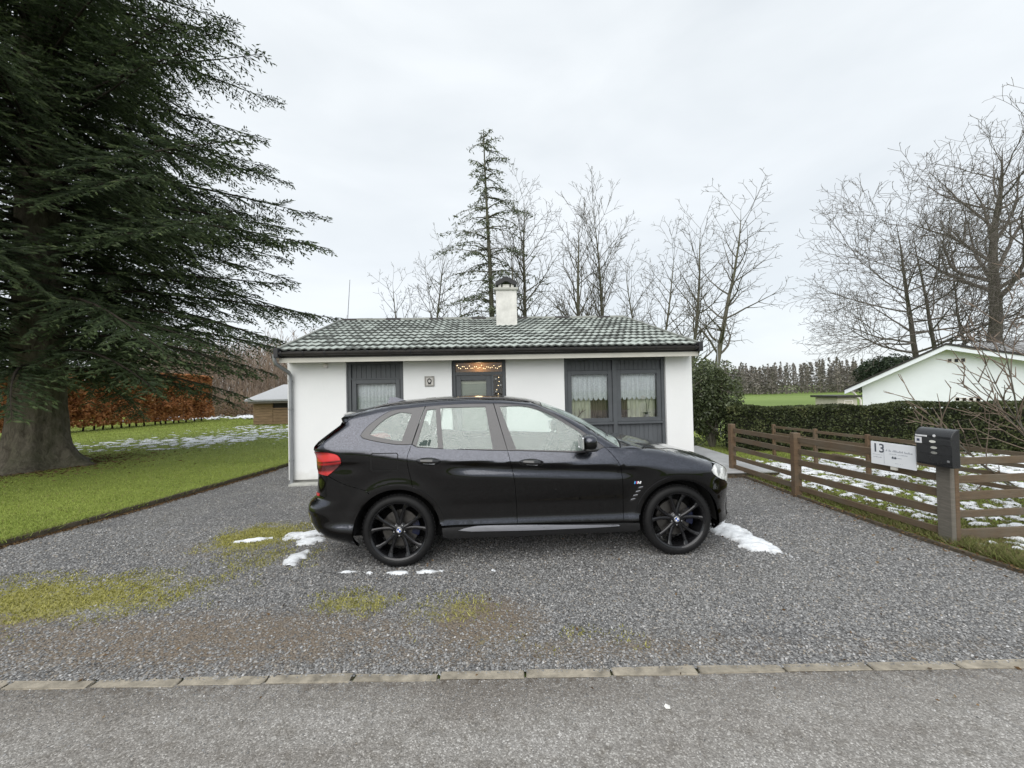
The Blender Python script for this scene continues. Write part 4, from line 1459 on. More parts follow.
# glazing: frames in black trim, panes see-through
Q_GLASS = crv([(-.275, 1.335), (-.225, 1.402), (-.13, 1.488), (-.01, 1.538), (.06, 1.535), (.118, 1.522)]) + crv([(.04, 1.262), (.0, 1.266), (-.10, 1.285), (-.215, 1.312), (-.275, 1.335)])[:-1]
QG_C = Q_GLASS
tq = [p for p in TRIM if p[0] < .246]
panel('quarter_window_frame', tq + [(.25, 1.596)] + [(.142, 1.224)] + QBOT[1:-1], M_frame, [QG_C], off=.003, sp=.03)
panel('quarter_window', QG_C, M_cglass, off=-.004, gap=-.004, rim=0, sp=.05)
FIX = [(.275, 1.558), (.365, 1.568), (.405, 1.182), (.19, 1.205)]
RGL = [(.412, 1.577), (.885, 1.578), (.958, 1.155), (.458, 1.174)]
tr_ = [p for p in TRIM if .252 < p[0] < .968]
fr1, fr2 = panel('window_frame', [(.256, 1.596)] + tr_ + [(.972, 1.613), (1.108, 1.136)] + BELT[::-1][1:-1] + [(.148, 1.224)], M_frame, [FIX, RGL], off=.003, sp=.03, parent=(rear_door, rear_door2))
panel('fixed_pane', FIX, M_cglass, off=-.004, gap=-.004, rim=0, sp=.06, parent=(rear_door, rear_door2))
panel('pane', RGL, M_cglass, off=-.004, gap=-.004, rim=0, sp=.06, parent=(rear_door, rear_door2))
FGL = crv([(1.04, 1.576), (1.27, 1.577), (1.43, 1.54), (1.58, 1.476), (1.735, 1.38), (1.865, 1.296), (1.90, 1.255)]) + crv([(1.905, 1.215), (1.90, 1.11)])[0:] + [(1.55, 1.126), (1.198, 1.147)]
tf_ = [p for p in TRIM if p[0] > .98]
panel('window_frame', [(.976, 1.613)] + tf_ + SAIL[::-1][1:] + BELT2[::-1][1:], M_frame, [FGL], off=.003, sp=.03, parent=(front_door, front_door2))
panel('pane', FGL, M_cglass, off=-.004, gap=-.004, rim=0, sp=.06, parent=(front_door, front_door2))
# thin bright belt moulding line and fuel flap, badge, vents
panel('flap_gap', [(-.251, 1.144), (-.238, 1.156), (.003, 1.151), (.018, 1.133), (.018, .992), (.003, .974), (-.233, .979), (-.251, .997)], M_under, off=.0008, rim=.004, gap=0, mirror=False)
panel('fuel_flap', [(-.245, 1.14), (-.235, 1.15), (0, 1.145), (.012, 1.13), (.012, .995), (0, .98), (-.23, .985), (-.245, 1.0)], M_paint, off=.0025, rim=.006, mirror=False)
for k in range(4):
    x0, z0 = 2.345 + k * .027, .585 + k * .040
    panel('fender_vent', [(x0, z0), (x0 + .05, z0 + .012), (x0 + .06, z0 + .028), (x0 + .012, z0 + .018)], M_gloss, off=.004, rim=.004, gap=0, sp=.02)
    panel('vent_glint', [(x0 + .014, z0 + .0185), (x0 + .060, z0 + .0285), (x0 + .058, z0 + .034), (x0 + .016, z0 + .025)], M_strip, off=.0045, rim=.004, gap=0, sp=.02)
bx, bz = 2.395, .765
for k, mm in enumerate((plain('badge_sky', (.1, .4, .7), .3, .05), M_emb_b, M_red)):
    panel('badge_stripe', [(bx + k * .010, bz), (bx + .008 + k * .010, bz), (bx + .014 + k * .010, bz + .026), (bx + .006 + k * .010, bz + .026)], mm, off=.004, rim=.003, gap=0, sp=.02)
mb = bx + .032
panel('badge_letter', [(mb, bz), (mb + .007, bz), (mb + .011, bz + .016), (mb + .018, bz), (mb + .022, bz), (mb + .032, bz + .016), (mb + .030, bz), (mb + .037, bz), (mb + .043, bz + .026), (mb + .034, bz + .026), (mb + .022, bz + .010), (mb + .016, bz + .026), (mb + .006, bz + .026)], M_emb_w, off=.004, rim=.003, gap=0, sp=.02)
panel('rear_reflector', [(-.865, .715), (-.80, .722), (-.80, .748), (-.865, .745)], M_red, off=.004, gap=0, sp=.03)
# lettering sticker low in the small rear pane
stk = MB()
for k, (a, b) in enumerate(((0, .034), (.026, .05), (.052, .05), (.085, .055))):
    ps = solve('side', np.array([.215 + a, .215 + a + .022, .222 + a + .026, .222 + a + .004]), np.array([1.212, 1.210, 1.210 + b, 1.212 + b]))
    stk.add([tuple(p + np.array([0, -.004, 0])) for p in ps], [(0, 1, 2, 3)])
stk.build('window_sticker', plain('sticker_grey', (.03, .05, .045), .6), rear_door)

# ---- roof, windscreen, bonnet, front and rear fascia
def skin_grid(name, rows, mat, mode, off=0.0, mirror=False, label=None, rim=True):
    """rows: list of arrays of 2D points; laid on the skin by solve(mode)"""
    n = len(rows[0])
    A = np.concatenate(rows)
    P = solve(mode, A[:, 0], A[:, 1])
    N = normals(P)
    V = P + N * off
    m_ = len(rows)
    idx = np.arange(m_ * n).reshape(m_, n)
    F = np.stack([idx[:-1, :-1], idx[1:, :-1], idx[1:, 1:], idx[:-1, 1:]], -1).reshape(-1, 4)
    fn = np.cross(V[F[:, 1]] - V[F[:, 0]], V[F[:, 3]] - V[F[:, 0]])
    fl = (fn * N[F[:, 0]]).sum(1) < 0
    F[fl] = F[fl][:, ::-1]
    o = mesh_with_normals(name, V, F, N, mat, car)
    if label: o['label'] = label
    return o
vv = np.linspace(-1, 1, 41)
def ye(x):
    return -float(solve('side', np.array([x]), np.array([zr(x) if x < 2.29 else float(np.interp(x, [p[0] for p in CREST[1:]], [p[1] for p in CREST[1:]]))]))[0, 1])
rows = []
for x in np.linspace(-.625, 1.50, 48):
    b = -.10 * (1 - sstep(-.62, -.3, x)) + .03 * sstep(1.2, 1.5, x)
    rows.append(np.stack([x + b * (1 - vv ** 2), vv * (ye(x) - .001)], -1))
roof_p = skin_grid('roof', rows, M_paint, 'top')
rows = []
for x in np.linspace(1.508, 2.285, 24):
    b = .03 + .10 * sstep(1.6, 2.28, x)
    rows.append(np.stack([x + b * (1 - vv ** 2), vv * (ye(x) - .001)], -1))
skin_grid('windscreen', rows, M_wscr, 'top')
rows = []
for x in np.linspace(2.30, 3.295, 40):
    b = .12 + .16 * sstep(2.9, 3.3, x)
    rows.append(np.stack([x + b * (1 - np.abs(vv) ** 2.4), vv * (ye(x) - .002)], -1))
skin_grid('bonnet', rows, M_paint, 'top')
hood_edge = solve('top', rows[-1][:, 0], rows[-1][:, 1])
# front fascia below the bonnet edge, a little inside the side panels
zt = np.interp(np.linspace(-.80, .80, 41), hood_edge[:, 1], hood_edge[:, 2])
yy0 = np.linspace(-1, 1, 41)
rows = []
for t in np.linspace(0, 1, 22):
    z = .185 + (zt - .185) * t
    y = yy0 * .835 * np.minimum(c_w(z), .945)
    rows.append(np.stack([y, z], -1))
skin_grid('front_fascia', rows, M_paint, 'front', -.004)
for s in (-1, 1):
    ky = lambda a: [(s * p[0], p[1]) for p in a]
    kd = panel('kidney_grille', ky([(.045, .60), (.28, .615), (.315, .70), (.30, .80), (.06, .825), (.035, .72)]), M_matte, mode='front', off=.012, mirror=False, gap=0)
    for k in range(7):
        yk = .075 + k * .034
        panel('grille_slat', ky([(yk, .625), (yk + .012, .626), (yk + .012, .792), (yk, .793)]), M_gloss, mode='front', off=.022, mirror=False, gap=0, parent=kd, sp=.04)
    panel('headlight_front', ky([(.40, .735), (.56, .72), (.75, .695), (.775, .78), (.75, .86), (.58, .845), (.42, .80)]), M_head, mode='front', off=.003, mirror=False, gap=0)
    panel('air_intake', ky([(.50, .34), (.74, .35), (.75, .48), (.55, .52)]), M_matte, mode='front', off=.003, mirror=False, gap=0)
panel('lower_intake', [(-.44, .30), (.44, .30), (.40, .46), (-.40, .46)], M_matte, mode='front', off=.003, mirror=False, gap=0)
panel('number_plate_front', [(-.26, .47), (.26, .47), (.26, .575), (-.26, .575)], M_emb_w, mode='front', off=.012, mirror=False, gap=0)
rows = []
for z in np.concatenate([np.linspace(.225, 1.18, 24), np.linspace(1.21, 1.45, 10)]):
    rows.append(np.stack([yy0 * .865 * np.minimum(c_w(z), .945), 0 * yy0 + z], -1))
skin_grid('rear_fascia', rows, M_paint, 'rear', -.004)
panel('rear_window', [(-.58, 1.20), (.58, 1.20), (.50, 1.43), (-.50, 1.43)], M_dglass, mode='rear', off=.002, mirror=False, gap=0)
panel('tail_light_inner', [(.42, 1.06), (.80, .965), (.80, 1.155), (.44, 1.14)], M_tail, mode='rear', off=.004, gap=0)
panel('number_plate_rear', [(-.26, .86), (.26, .86), (.26, .97), (-.26, .97)], M_emb_w, mode='rear', off=.01, mirror=False, gap=0)
panel('rear_diffuser', [(-.72, .27), (.72, .27), (.68, .42), (-.68, .42)], M_matte, mode='rear', off=.003, mirror=False, gap=0)
wp = solve('rear', np.array([0.0, .2, .42]), np.array([1.20, 1.225, 1.235]))
MB().tube([tuple(p + np.array([-.035, 0, .01])) for p in wp], .008, 6).tube([tuple(wp[0] + np.array([-.06, 0, .03])), tuple(wp[0] + np.array([0, 0, -.01]))], .016, 8).build('rear_wiper', M_matte, car)
# cowl, wiper, roof rails, aerial fin
rows = []
for x in np.linspace(2.287, 2.31, 3):
    rows.append(np.stack([x + .125 * (1 - vv ** 2), vv * (ye(2.29) - .002)], -1))
skin_grid('cowl', rows, M_matte, 'top', -.012)
for y0, y1 in ((-.55, .05), (.0, .52)):
    xa = 2.20 + .12 * (1 - (np.linspace(y0, y1, 6) / .7) ** 2)
    P = solve('top', xa, np.linspace(y0, y1, 6))
    MB().tube([tuple(p + np.array([0, 0, .018])) for p in P], .008, 5).build('wiper', M_matte, car)
for s in (-1, 1):
    xs_ = np.linspace(-.30, 1.42, 30)
    P = []
    for x in xs_:
        p = solve('side', np.array([x]), np.array([zr(x) + .004]))[0]
        h = .010 * sstep(-.30, -.12, x) * (1 - sstep(1.24, 1.42, x))
        P.append((p[0], s * (-p[1]) * -1 if s > 0 else p[1], p[2] + .004 + h))
    P = [(a, s * abs(b), c) for a, b, c in P]
    MB().tube(P, .010, 6).build('roof_rail', M_gloss, car, True)
p = solve('top', np.array([-.22]), np.array([0.0]))[0]
MB().add([(-.32, -.035, p[2] - .02), (-.32, .035, p[2] - .02), (-.10, 0, p[2] + .005), (-.30, 0, p[2] + .055), (-.22, 0, p[2] + .05)],
         [(0, 2, 4, 3), (1, 3, 4, 2), (0, 3, 1), (0, 1, 2)]).build('aerial_fin', M_paint, car)

# ---- door handles and mirrors
def superell(cx, cy, cz, rx, ry, rz, n=16, e=.75):
    m = MB()
    vs, fs = [], []
    sg = lambda v, k: math.copysign(abs(v) ** k, v)
    for i in range(n + 1):
        ph = -math.pi / 2 + math.pi * i / n
        for j in range(2 * n):
            th = math.pi * j / n
            vs.append((cx + rx * sg(math.cos(ph), e) * sg(math.cos(th), e), cy + ry * sg(math.cos(ph), e) * sg(math.sin(th), e), cz + rz * sg(math.sin(ph), e)))
    for i in range(n):
        for j in range(2 * n):
            fs.append((i * 2 * n + j, i * 2 * n + (j + 1) % (2 * n), (i + 1) * 2 * n + (j + 1) % (2 * n), (i + 1) * 2 * n + j))
    return m.add(vs, fs)
for s, rd, fd in ((-1, rear_door, front_door), (1, rear_door2, front_door2)):
    for x0, z0, x1, z1, par in ((.205, 1.072, .425, 1.062, rd), (1.235, 1.030, 1.455, 1.018, fd)):
        xc, zc_ = (x0 + x1) / 2, (z0 + z1) / 2 - .012
        rc_ = solve('side', np.array([xc + .125 * math.cos(t) * 1.02 for t in np.linspace(0, 2 * math.pi, 25)[:-1]]), np.array([zc_ + .040 * math.sin(t) - .045 * .125 * math.cos(t) for t in np.linspace(0, 2 * math.pi, 25)[:-1]]))
        rc_[:, 1] -= .0015
        rc_[:, 1] *= -s
        MB().add([tuple(q) for q in rc_], [tuple(range(24))]).build('handle_recess', M_under, par)
        xs_ = np.linspace(x0, x1, 9)
        zs_ = np.linspace(z0, z1, 9)
        P = solve('side', xs_, zs_)
        lift = .034 * np.clip(np.sin(np.linspace(0, math.pi, 9)), 0, 1) ** .5
        P[:, 1] -= .004 + lift
        P[:, 1] *= -s
        MB().tube([tuple(q) for q in P], [.012, .021, .025, .026, .027, .027, .026, .022, .013], 8).build('door_handle', M_gloss, par, True)
        cup = solve('side', np.array([x0 + .035, x1 - .03, x1 - .05, x0 + .06]), np.array([z0 - .004, z1 - .004, z1 - .036, z0 - .036]))
        cup[:, 1] -= .003
        cup[:, 1] *= -s
        MB().add([tuple(q) for q in cup], [(0, 1, 2, 3)]).build('handle_cup', M_strip, par)
    mir = group_part('wing_mirror', fd)
    superell(1.915, s * 1.035, 1.215, .075, .115, .078).build('mirror_cap', M_paint, mir, True)
    superell(1.925, s * 1.02, 1.150, .082, .105, .028).build('mirror_base', M_gloss, mir, True)
    MB().tube([(1.95, s * .90, 1.115), (1.94, s * .96, 1.128), (1.93, s * 1.0, 1.145)], [.028, .024, .022], 8).build('mirror_arm', M_gloss, mir, True)
    MB().box(1.832, 1.842, s * 1.035 - .09, s * 1.035 + .09, 1.155, 1.275).build('mirror_glass', M_chrome, mir, bevel=.012)

# ---- inside and underneath
MB().box(-.80, 3.30, -.64, .64, .24, .50).box(-.80, -.45, -.64, .64, .5, .92).box(2.30, 3.25, -.64, .64, .5, .86).build('underbody', M_under, car)
MB().box(.50, 2.36, -.86, .86, .255, .47).build('floor', M_under, car)
for s in (-1, 1):
    MB().box(.52, 2.22, s * .80, s * .86, .47, 1.08).build('door_lining', M_dash, car)
    for cx, cz in WHEELS:
        m = MB()
        n = 20
        vs, fs = [], []
        for k in range(n + 1):
            a = R(-4 + 188 * k / n)
            for y in (.60, .905):
                vs.append((cx + .44 * math.cos(a), s * y, cz + .44 * math.sin(a)))
        fs = [(2 * k, 2 * k + 1, 2 * k + 3, 2 * k + 2) for k in range(n)]
        m.add(vs, fs)
        m.box(cx - .44, cx + .44, s * .585, s * .6, .2, .82)
        m.build('wheel_well', M_under, car, True)
MB().box(1.90, 2.28, -.70, .70, .55, 1.06).build('dashboard', M_dash, car, bevel=.06, seg=3)
st_ = MB()
Mst = Matrix.Translation((1.70, .36, 1.02)) @ Matrix.Rotation(R(-65), 4, 'Y')
st_.lathe([(.185 + .014 * math.cos(t), .014 * math.sin(t)) for t in np.linspace(0, 2 * math.pi, 9)[:-1]], 28, Mst, True)
st_.box(-.18, .18, -.02, .02, -.012, .012, Mst).box(-.06, .06, -.07, .07, -.03, .02, Mst)
st_.build('steering_wheel', M_dash, car, True)
for x, y in ((1.15, -.36), (1.15, .36), (.22, -.42), (.22, 0), (.22, .42)):
    st = group_part('seat', car)
    st.location = (x, y, .47)
    MB().box(-.02, .50, -.24, .24, .0, .17).build('seat_cushion', M_seat, st, bevel=.05, seg=3)
    Mb = Matrix.Translation((.02, 0, .12)) @ Matrix.Rotation(R(-16), 4, 'Y')
    MB().box(-.06, .07, -.23, .23, .0, .56, Mb).build('seat_back', M_seat, st, bevel=.05, seg=3)
    MB().box(-.05, .05, -.12, .12, .60, .79, Mb).build('head_rest', M_seat, st, bevel=.04, seg=3)

# ---- wheels
def make_wheel(x, s):
    w = group_part('wheel', car)
    Rt = .364
    side = Matrix.Rotation(R(90 if s < 0 else -90), 4, 'X')            # local +Z points out of the car
    w.matrix_local = Matrix.Translation((x, s * .80, Rt)) @ side
    prof = [(.284, .105), (.290, .116), (.300, .122), (.322, .121), (.340, .112), (.354, .098), (.361, .078), (.364, .05), (.364, -.05),
            (.361, -.078), (.35, -.105), (.32, -.12), (.29, -.118), (.284, -.105)]
    MB().lathe(prof, 72).build('tyre', M_tyre, w, True)
    tr = MB()
    for k in range(60):                                                # shoulder tread blocks
        a = 2 * math.pi * k / 60
        M = Matrix.Rotation(a, 4, 'Z')
        tr.box(.3605, .3665, -.012, .006, .055, .088, M)
    tr.build('tread_blocks', M_tyre, w)
    rm = MB().lathe([(.284, .104), (.291, .110), (.287, .117), (.277, .112), (.266, .098), (.258, .06), (.254, -.10), (.264, -.11), (.272, -.10), (.268, .06), (.274, .095)], 72, None, True)
    rim = rm.build('rim', M_rim, w, True)
    hub = MB().lathe([(0, .082), (.034, .081), (.040, .078), (.062, .074), (.075, .060), (.070, .02), (0, .02)], 40)
    hub.build('hub', M_rim, w, True)
    for k in range(5):
        sp_ = MB()
        for d in (-1, 1):
            for part in (0,):
                a0, a1 = 2 * math.pi * k / 5 + R(90), 2 * math.pi * k / 5 + R(90)
                pts = []
                for t, r, off_, z in ((0, .045, 6, .074), (.3, .105, 9, .073), (.6, .175, 12, .078), (.85, .232, 15, .088), (1, .268, 17.5, .098)):
                    a = a0 + d * R(off_)
                    pts.append((r * math.cos(a), r * math.sin(a), z, a))
                wd = [.019, .0165, .0155, .018, .027]
                vs, fs = [], []
                for i, (px, py, pz, a) in enumerate(pts):
                    tx, ty = -math.sin(a), math.cos(a)
                    h = wd[i]
                    vs += [(px - tx * h, py - ty * h, pz - .004), (px - tx * h * .45, py - ty * h * .45, pz + .004), (px + tx * h * .45, py + ty * h * .45, pz + .004),
                           (px + tx * h, py + ty * h, pz - .004), (px + tx * h * .8, py + ty * h * .8, pz - .045), (px - tx * h * .8, py - ty * h * .8, pz - .045)]
                for i in range(len(pts) - 1):
                    for j in range(6):
                        fs.append((i * 6 + j, i * 6 + (j + 1) % 6, i * 6 + 6 + (j + 1) % 6, i * 6 + 6 + j))
                fs += [tuple(range(6)), tuple(range(24, 30))]
                sp_.add(vs, fs)
        sp_.build('spoke', M_rim, w)
    for k in range(5):
        a = 2 * math.pi * k / 5 + R(54)
        MB().lathe([(0, .070), (.008, .069), (.010, .060), (.010, .05)], 6, Matrix.Translation((.056 * math.cos(a), .056 * math.sin(a), .008))).build('wheel_bolt', M_chrome, w)
    em = MB().lathe([(0, .0835), (.028, .0835), (.030, .082)], 24).build('hub_emblem', M_chrome, w)
    for k in range(4):
        MB().add([(0, 0, .0845)] + [(.019 * math.cos(a), .019 * math.sin(a), .0845) for a in np.linspace(k * math.pi / 2, (k + 1) * math.pi / 2, 6)],
                 [(0, 1, 2, 3, 4, 5, 6)]).build('emblem_quarter', M_emb_b if k % 2 else M_emb_w, em)
    MB().lathe([(.06, .0), (.185, .0), (.185, -.03), (.06, -.03)], 48, None, True).build('brake_disc', M_disc, w)
    cal = MB()
    sgn = 1 if s < 0 else 1
    pol = [(.20 * math.cos(a), .20 * math.sin(a)) for a in np.linspace(R(-22), R(30), 8)] + [(.125 * math.cos(a), .125 * math.sin(a)) for a in np.linspace(R(30), R(-22), 8)]
    cal.prism(pol, Matrix.Translation((0, 0, -.05)), .085)
    cal.build('brake_caliper', M_cal, w, bevel=.006)
    return w
for x in (0.0, 2.864):
    for s in (-1, 1):
        make_wheel(x, s)

# ------------------------------------------------------------------ fences, letter box, sign, terrace
def woodmat(name, c, var=.35, rough=.8):
    s = Nodes(name)
    s.bsdf(Roughness=rough)
    s.p.inputs['Specular IOR Level'].default_value = .3
    w = s.coord('World', (1, 1, 1))
    g = s.noise(s.coord('World', (1.2, 1.2, 9)), 7, 6, .7, .5)
    b = s.noise(w, 2.6, 4, .6)
    col1 = s.ramp(g, [(.25, tuple(v * (1 - var) for v in c)), (.6, c), (.85, tuple(v * (1 + var) for v in c))])
    col1 = s.mix(s.ramp(b, [(.45, (0, 0, 0)), (.75, (.55, .55, .55))]), col1, (.12, .12, .10))
    s.color(col1)
    s.bump(g, .5, .006)
    return s.m
M_rail = woodmat('brown_fence_wood', (.128, .092, .060))
M_post = woodmat('brown_post_wood', (.140, .092, .056))
M_grey = woodmat('grey_post_wood', (.165, .15, .128), .35)
M_conc = plain('post_concrete', (.36, .36, .34), .9, .15, 9, .5, 60)
M_snowcap = M_snow

fence = thing('rail_fence', 'brown wooden rail fence with five rails along the right of the driveway', 'fence', (4.42, 6.05, 0))
def fpart(mb, name, mat, par, bev=.006):
    o = mb.build(name, mat, par, bevel=bev, seg=1)
    o.location = -Vector(par.location) if par.parent is None else (0, 0, 0)
    return o
def post(par, x, y, w, d, h, mat=M_post, rz=.0, z0=-.15):
    m = MB()
    M = Matrix.Translation((x, y, 0)) @ Matrix.Rotation(rz, 4, 'Z')
    m.box(-w / 2, w / 2, -d / 2, d / 2, z0, h, M)
    return fpart(m, 'post', mat, par, .008)
post(fence, 4.33, 7.64, .10, .10, .99, rz=.1)
post(fence, 4.42, 6.05, .105, .105, .99, rz=-.06)
post(fence, 4.622, 4.145, .045, .15, .90, M_grey)
post(fence, 4.675, 4.150, .056, .14, .96, M_post)
post(fence, 6.35, 4.30, .10, .10, .95)
post(fence, 8.10, 4.36, .10, .10, .95)
fpart(MB().box(4.26, 4.40, 7.57, 7.71, -.1, .10), 'post_foot', M_conc, fence)
rr = random.Random(3)
def rails(par, a, b, zs, w=.028, h=.082):
    for i, z in enumerate(zs):
        m = MB()
        n = 4
        for k in range(1):
            pa = Vector((a[0], a[1], z + rr.uniform(-.008, .008)))
            pb = Vector((b[0], b[1], z + rr.uniform(-.008, .008)))
            m.bar(pa, pb, w + rr.uniform(-.003, .003), h + rr.uniform(-.01, .01))
        fpart(m, 'rail', M_rail, par, .005)
rails(fence, (4.345, 7.60), (4.412, 6.095), (.87, .70, .52, .33, .15))
rails(fence, (4.432, 6.0), (4.64, 4.205), (.88, .71, .53, .33, .13))
rails(fence, (4.735, 4.19), (6.30, 4.30), (.87, .68, .50, .30))
rails(fence, (6.40, 4.31), (8.05, 4.36), (.88, .68, .50, .30))
fpart(MB().bar((4.735, 4.18, .09), (8.0, 4.34, .09), .035, .12), 'rail', M_rail, fence)
fpart(MB().box(4.40, 4.46, 4.9, 5.35, .768, .778), 'rail', M_rail, fence)

fence2 = thing('paddock_fence', 'lower thin brown paddock fence standing in snow before the green hedge', 'fence', (6.3, 9.2, 0))
pts2 = [(6.25, 9.25), (6.38, 8.15), (6.52, 7.1), (6.68, 6.05), (6.9, 5.0)]
for p in pts2:
    post(fence2, p[0], p[1], .065, .065, .80)
for a, b in zip(pts2[:-1], pts2[1:]):
    rails(fence2, (a[0], a[1] - .035), (b[0], b[1] + .035), (.74, .58, .42, .26), .022, .065)

# letter box on the grey post
M_lbox = plain('letterbox_enamel', (.010, .011, .013), .3, .2, 12, .1, 120, coat=.5)
lb = thing('letter_box', 'black curved lid letter box with white stickers on the fence post', 'letter box', (4.60, 4.135, .852))
prof = [(-.10, .0), (-.105, .02), (-.105, .27)] + [(-.105 + .09 * (1 - math.cos(t)) * .95, .27 + .115 * math.sin(t)) for t in np.linspace(.15, math.pi / 2, 8)] + [(-.018, .385), (-.018, 0)]
LBM = Matrix(((1, 0, 0, 0), (0, 0, 1, -.175), (0, 1, 0, 0), (0, 0, 0, 1)))
MB().prism(prof, LBM, .35).build('box_body', M_lbox, lb, bevel=.006)
lid = [(-.118, .225), (-.118, .275)] + [(-.118 + .104 * (1 - math.cos(t)) * .95, .275 + .120 * math.sin(t)) for t in np.linspace(.15, math.pi / 2, 8)] + [(-.016, .39)] + \
      [(-.107 + .092 * (1 - math.cos(t)) * .95, .272 + .1145 * math.sin(t)) for t in np.linspace(math.pi / 2, .15, 8)] + [(-.108, .225)]
MB().prism(lid, Matrix(((1, 0, 0, 0), (0, 0, 1, -.180), (0, 1, 0, 0), (0, 0, 0, 1))), .36).build('lid', M_lbox, lb, bevel=.002, seg=1)
MB().box(-.1, -.02, -.165, .165, -.004, .0).box(-.109, -.106, -.165, .165, .118, .122).build('flap_seam', M_black, lb)
for k, (z, g) in enumerate(((.255, .8), (.19, .55), (.135, .28))):
    xk = -.121 if z > .22 else -.108
    MB().prism([(.032 * math.cos(t), .014 * math.sin(t)) for t in np.linspace(0, 2 * math.pi, 17)[:-1]],
               Matrix(((0, 0, -1, xk), (1, 0, 0, -.01), (0, 1, 0, z), (0, 0, 0, 1))), .003).build('peep_slot', plain('slot_%d' % k, (g, g, g * .92), .5, .05), lb)
MB().prism([(.014 * math.cos(t), .014 * math.sin(t)) for t in np.linspace(0, 2 * math.pi, 13)[:-1]],
           Matrix(((0, 0, -1, -.116), (1, 0, 0, -.025), (0, 1, 0, .318), (0, 0, 0, 1))), .004).build('round_sticker', M_emb_w, lb)
st = MB().box(-.1215, -.1185, .10, .168, .225, .29).build('square_sticker', M_emb_w, lb)
MB().box(-.1235, -.1217, .12, .148, .245, .272).build('sticker_mark', plain('sticker_ink', (.08, .09, .14), .6), st)
MB().box(-.121, -.114, .05, .165, .300, .316).build('strip_sticker', M_emb_w, lb)
MB().box(-.109, -.106, -.155, -.13, .055, .075).build('lock', M_chrome, lb)

# house number board on the rails
M_board = plain('sign_white', (.82, .84, .87), .5, .02, 5)
M_ink = plain('sign_ink', (.07, .08, .10), .6, .05)
M_inkg = plain('sign_ink_grey', (.42, .44, .48), .6, .05)
sg = thing('number_sign', 'white house number board reading 13 on the rail fence', 'sign', (4.50, 4.55, .745))
sg.rotation_euler = (0, 0, math.atan2(4.79 - 4.31, 4.52 - 4.57) - math.pi)      # local -Y faces the driveway
sg.location = (4.515, 4.60, .745)
# local frame: x along the board (towards the camera), y thickness, z up
MB().box(-.245, .245, -.006, .006, 0, .275).build('board', M_board, sg, bevel=.003)
FM = lambda x, z: Matrix(((1, 0, 0, x), (0, 0, -1, -.0065), (0, 1, 0, z), (0, 0, 0, 1)))
text_part('house_number', '13', .15, FM(-.228, .150), M_ink, sg, bold=.0015)
lines = MB()
lines.box(-.092, -.089, -.008, -.0062, .02, .255)
lines.box(-.225, -.105, -.008, -.0062, .118, .121)
lines.build('rule', M_inkg, sg)
def scribble(name, x0, x1, z, h, m, seed):
    r = random.Random(seed)
    mb_ = MB()
    x = x0
    while x < x1:
        w = r.uniform(.004, .011)
        hh = h * r.choice((.55, .6, .6, 1.0))
        mb_.box(x, min(x + w, x1), -.008, -.0062, z, z + hh)
        x += w + r.uniform(.003, .006) + (.012 if r.random() < .12 else 0)
    mb_.build(name, m, sg)
scribble('text_line', -.07, .215, .175, .022, M_inkg, 1)
scribble('text_line', -.03, .165, .145, .010, M_inkg, 2)
scribble('text_line', -.215, -.12, .085, .010, M_inkg, 3)
scribble('text_line', .045, .10, .105, .012, M_inkg, 4)
scribble('text_line', .03, .11, .04, .008, M_inkg, 5)
lg = MB()
for x in (-.005, .022):
    lg.prism([(0, 0), (.022, 0), (.022, .014), (.011, .028), (0, .014)], FM(x, .095), .0015)
lg.build('emblem', M_ink, sg)
MB().box(-.03, .03, .0, .03, -.04, -.002).build('bracket', M_soffit, sg)

# paved terrace strip at the right of the house
M_pave = plain('wet_paving', (.40, .405, .41), .45, .12, 4, .3, 60)
ter = thing('terrace', 'low wet grey slab terrace beside the right house corner', 'terrace', (3.95, 7.3, 0))
MB().box(.0, 1.09, .03, 3.3, -.05, .085).build('terrace_base', M_edgeboard, ter)
for i in range(4):
    for j in range(2):
        MB().box(-.02 + j * .565, .535 + j * .565, i * .83, i * .83 + .82, .086, .118 + .002 * ((i + j) % 2)).build('slab', M_pave, ter, bevel=.006, seg=1)

# ------------------------------------------------------------------ shed by the left lawn
M_logw = plain('shed_boards', (.22, .15, .09), .85, .35, 6, .4, 40, stretch=(.4, 1, 5))
M_brickw = plain('pale_brick', (.50, .47, .42), .9, .12, 6, .3, 40)
shed = thing('shed', 'small wooden shed with snowy roof left of the white house', 'shed', (-15.2, 22.6, float(gz(-15.2, 22.6)) + .03))
MB().box(.05, 4.5, .05, 3.0, 0, 1.45).build('shed_core', plain('shed_dark', (.03, .027, .024), .9), shed)
for k in range(9):
    MB().box(0, 1.15, -.02 - .012 * (k % 2), .05, .04 + k * .15, .185 + k * .15).build('wall_board', M_logw, shed, bevel=.012, seg=1)
for k in range(5):
    MB().box(1.16, 2.35, -.02, .05, .04 + k * .17, .20 + k * .17).build('wall_board', M_logw, shed, bevel=.008, seg=1)
MB().box(1.16, 2.35, -.04, .05, .90, .99).build('shed_sill', M_logw, shed)
for i in range(11):
    for j in range(3):
        MB().box(2.38 + j * .33 + (.16 if i % 2 else 0), 2.70 + j * .33 + (.16 if i % 2 else 0), -.03, .05, .03 + i * .127, .145 + i * .127).build('brick', M_brickw, shed, bevel=.006, seg=1)
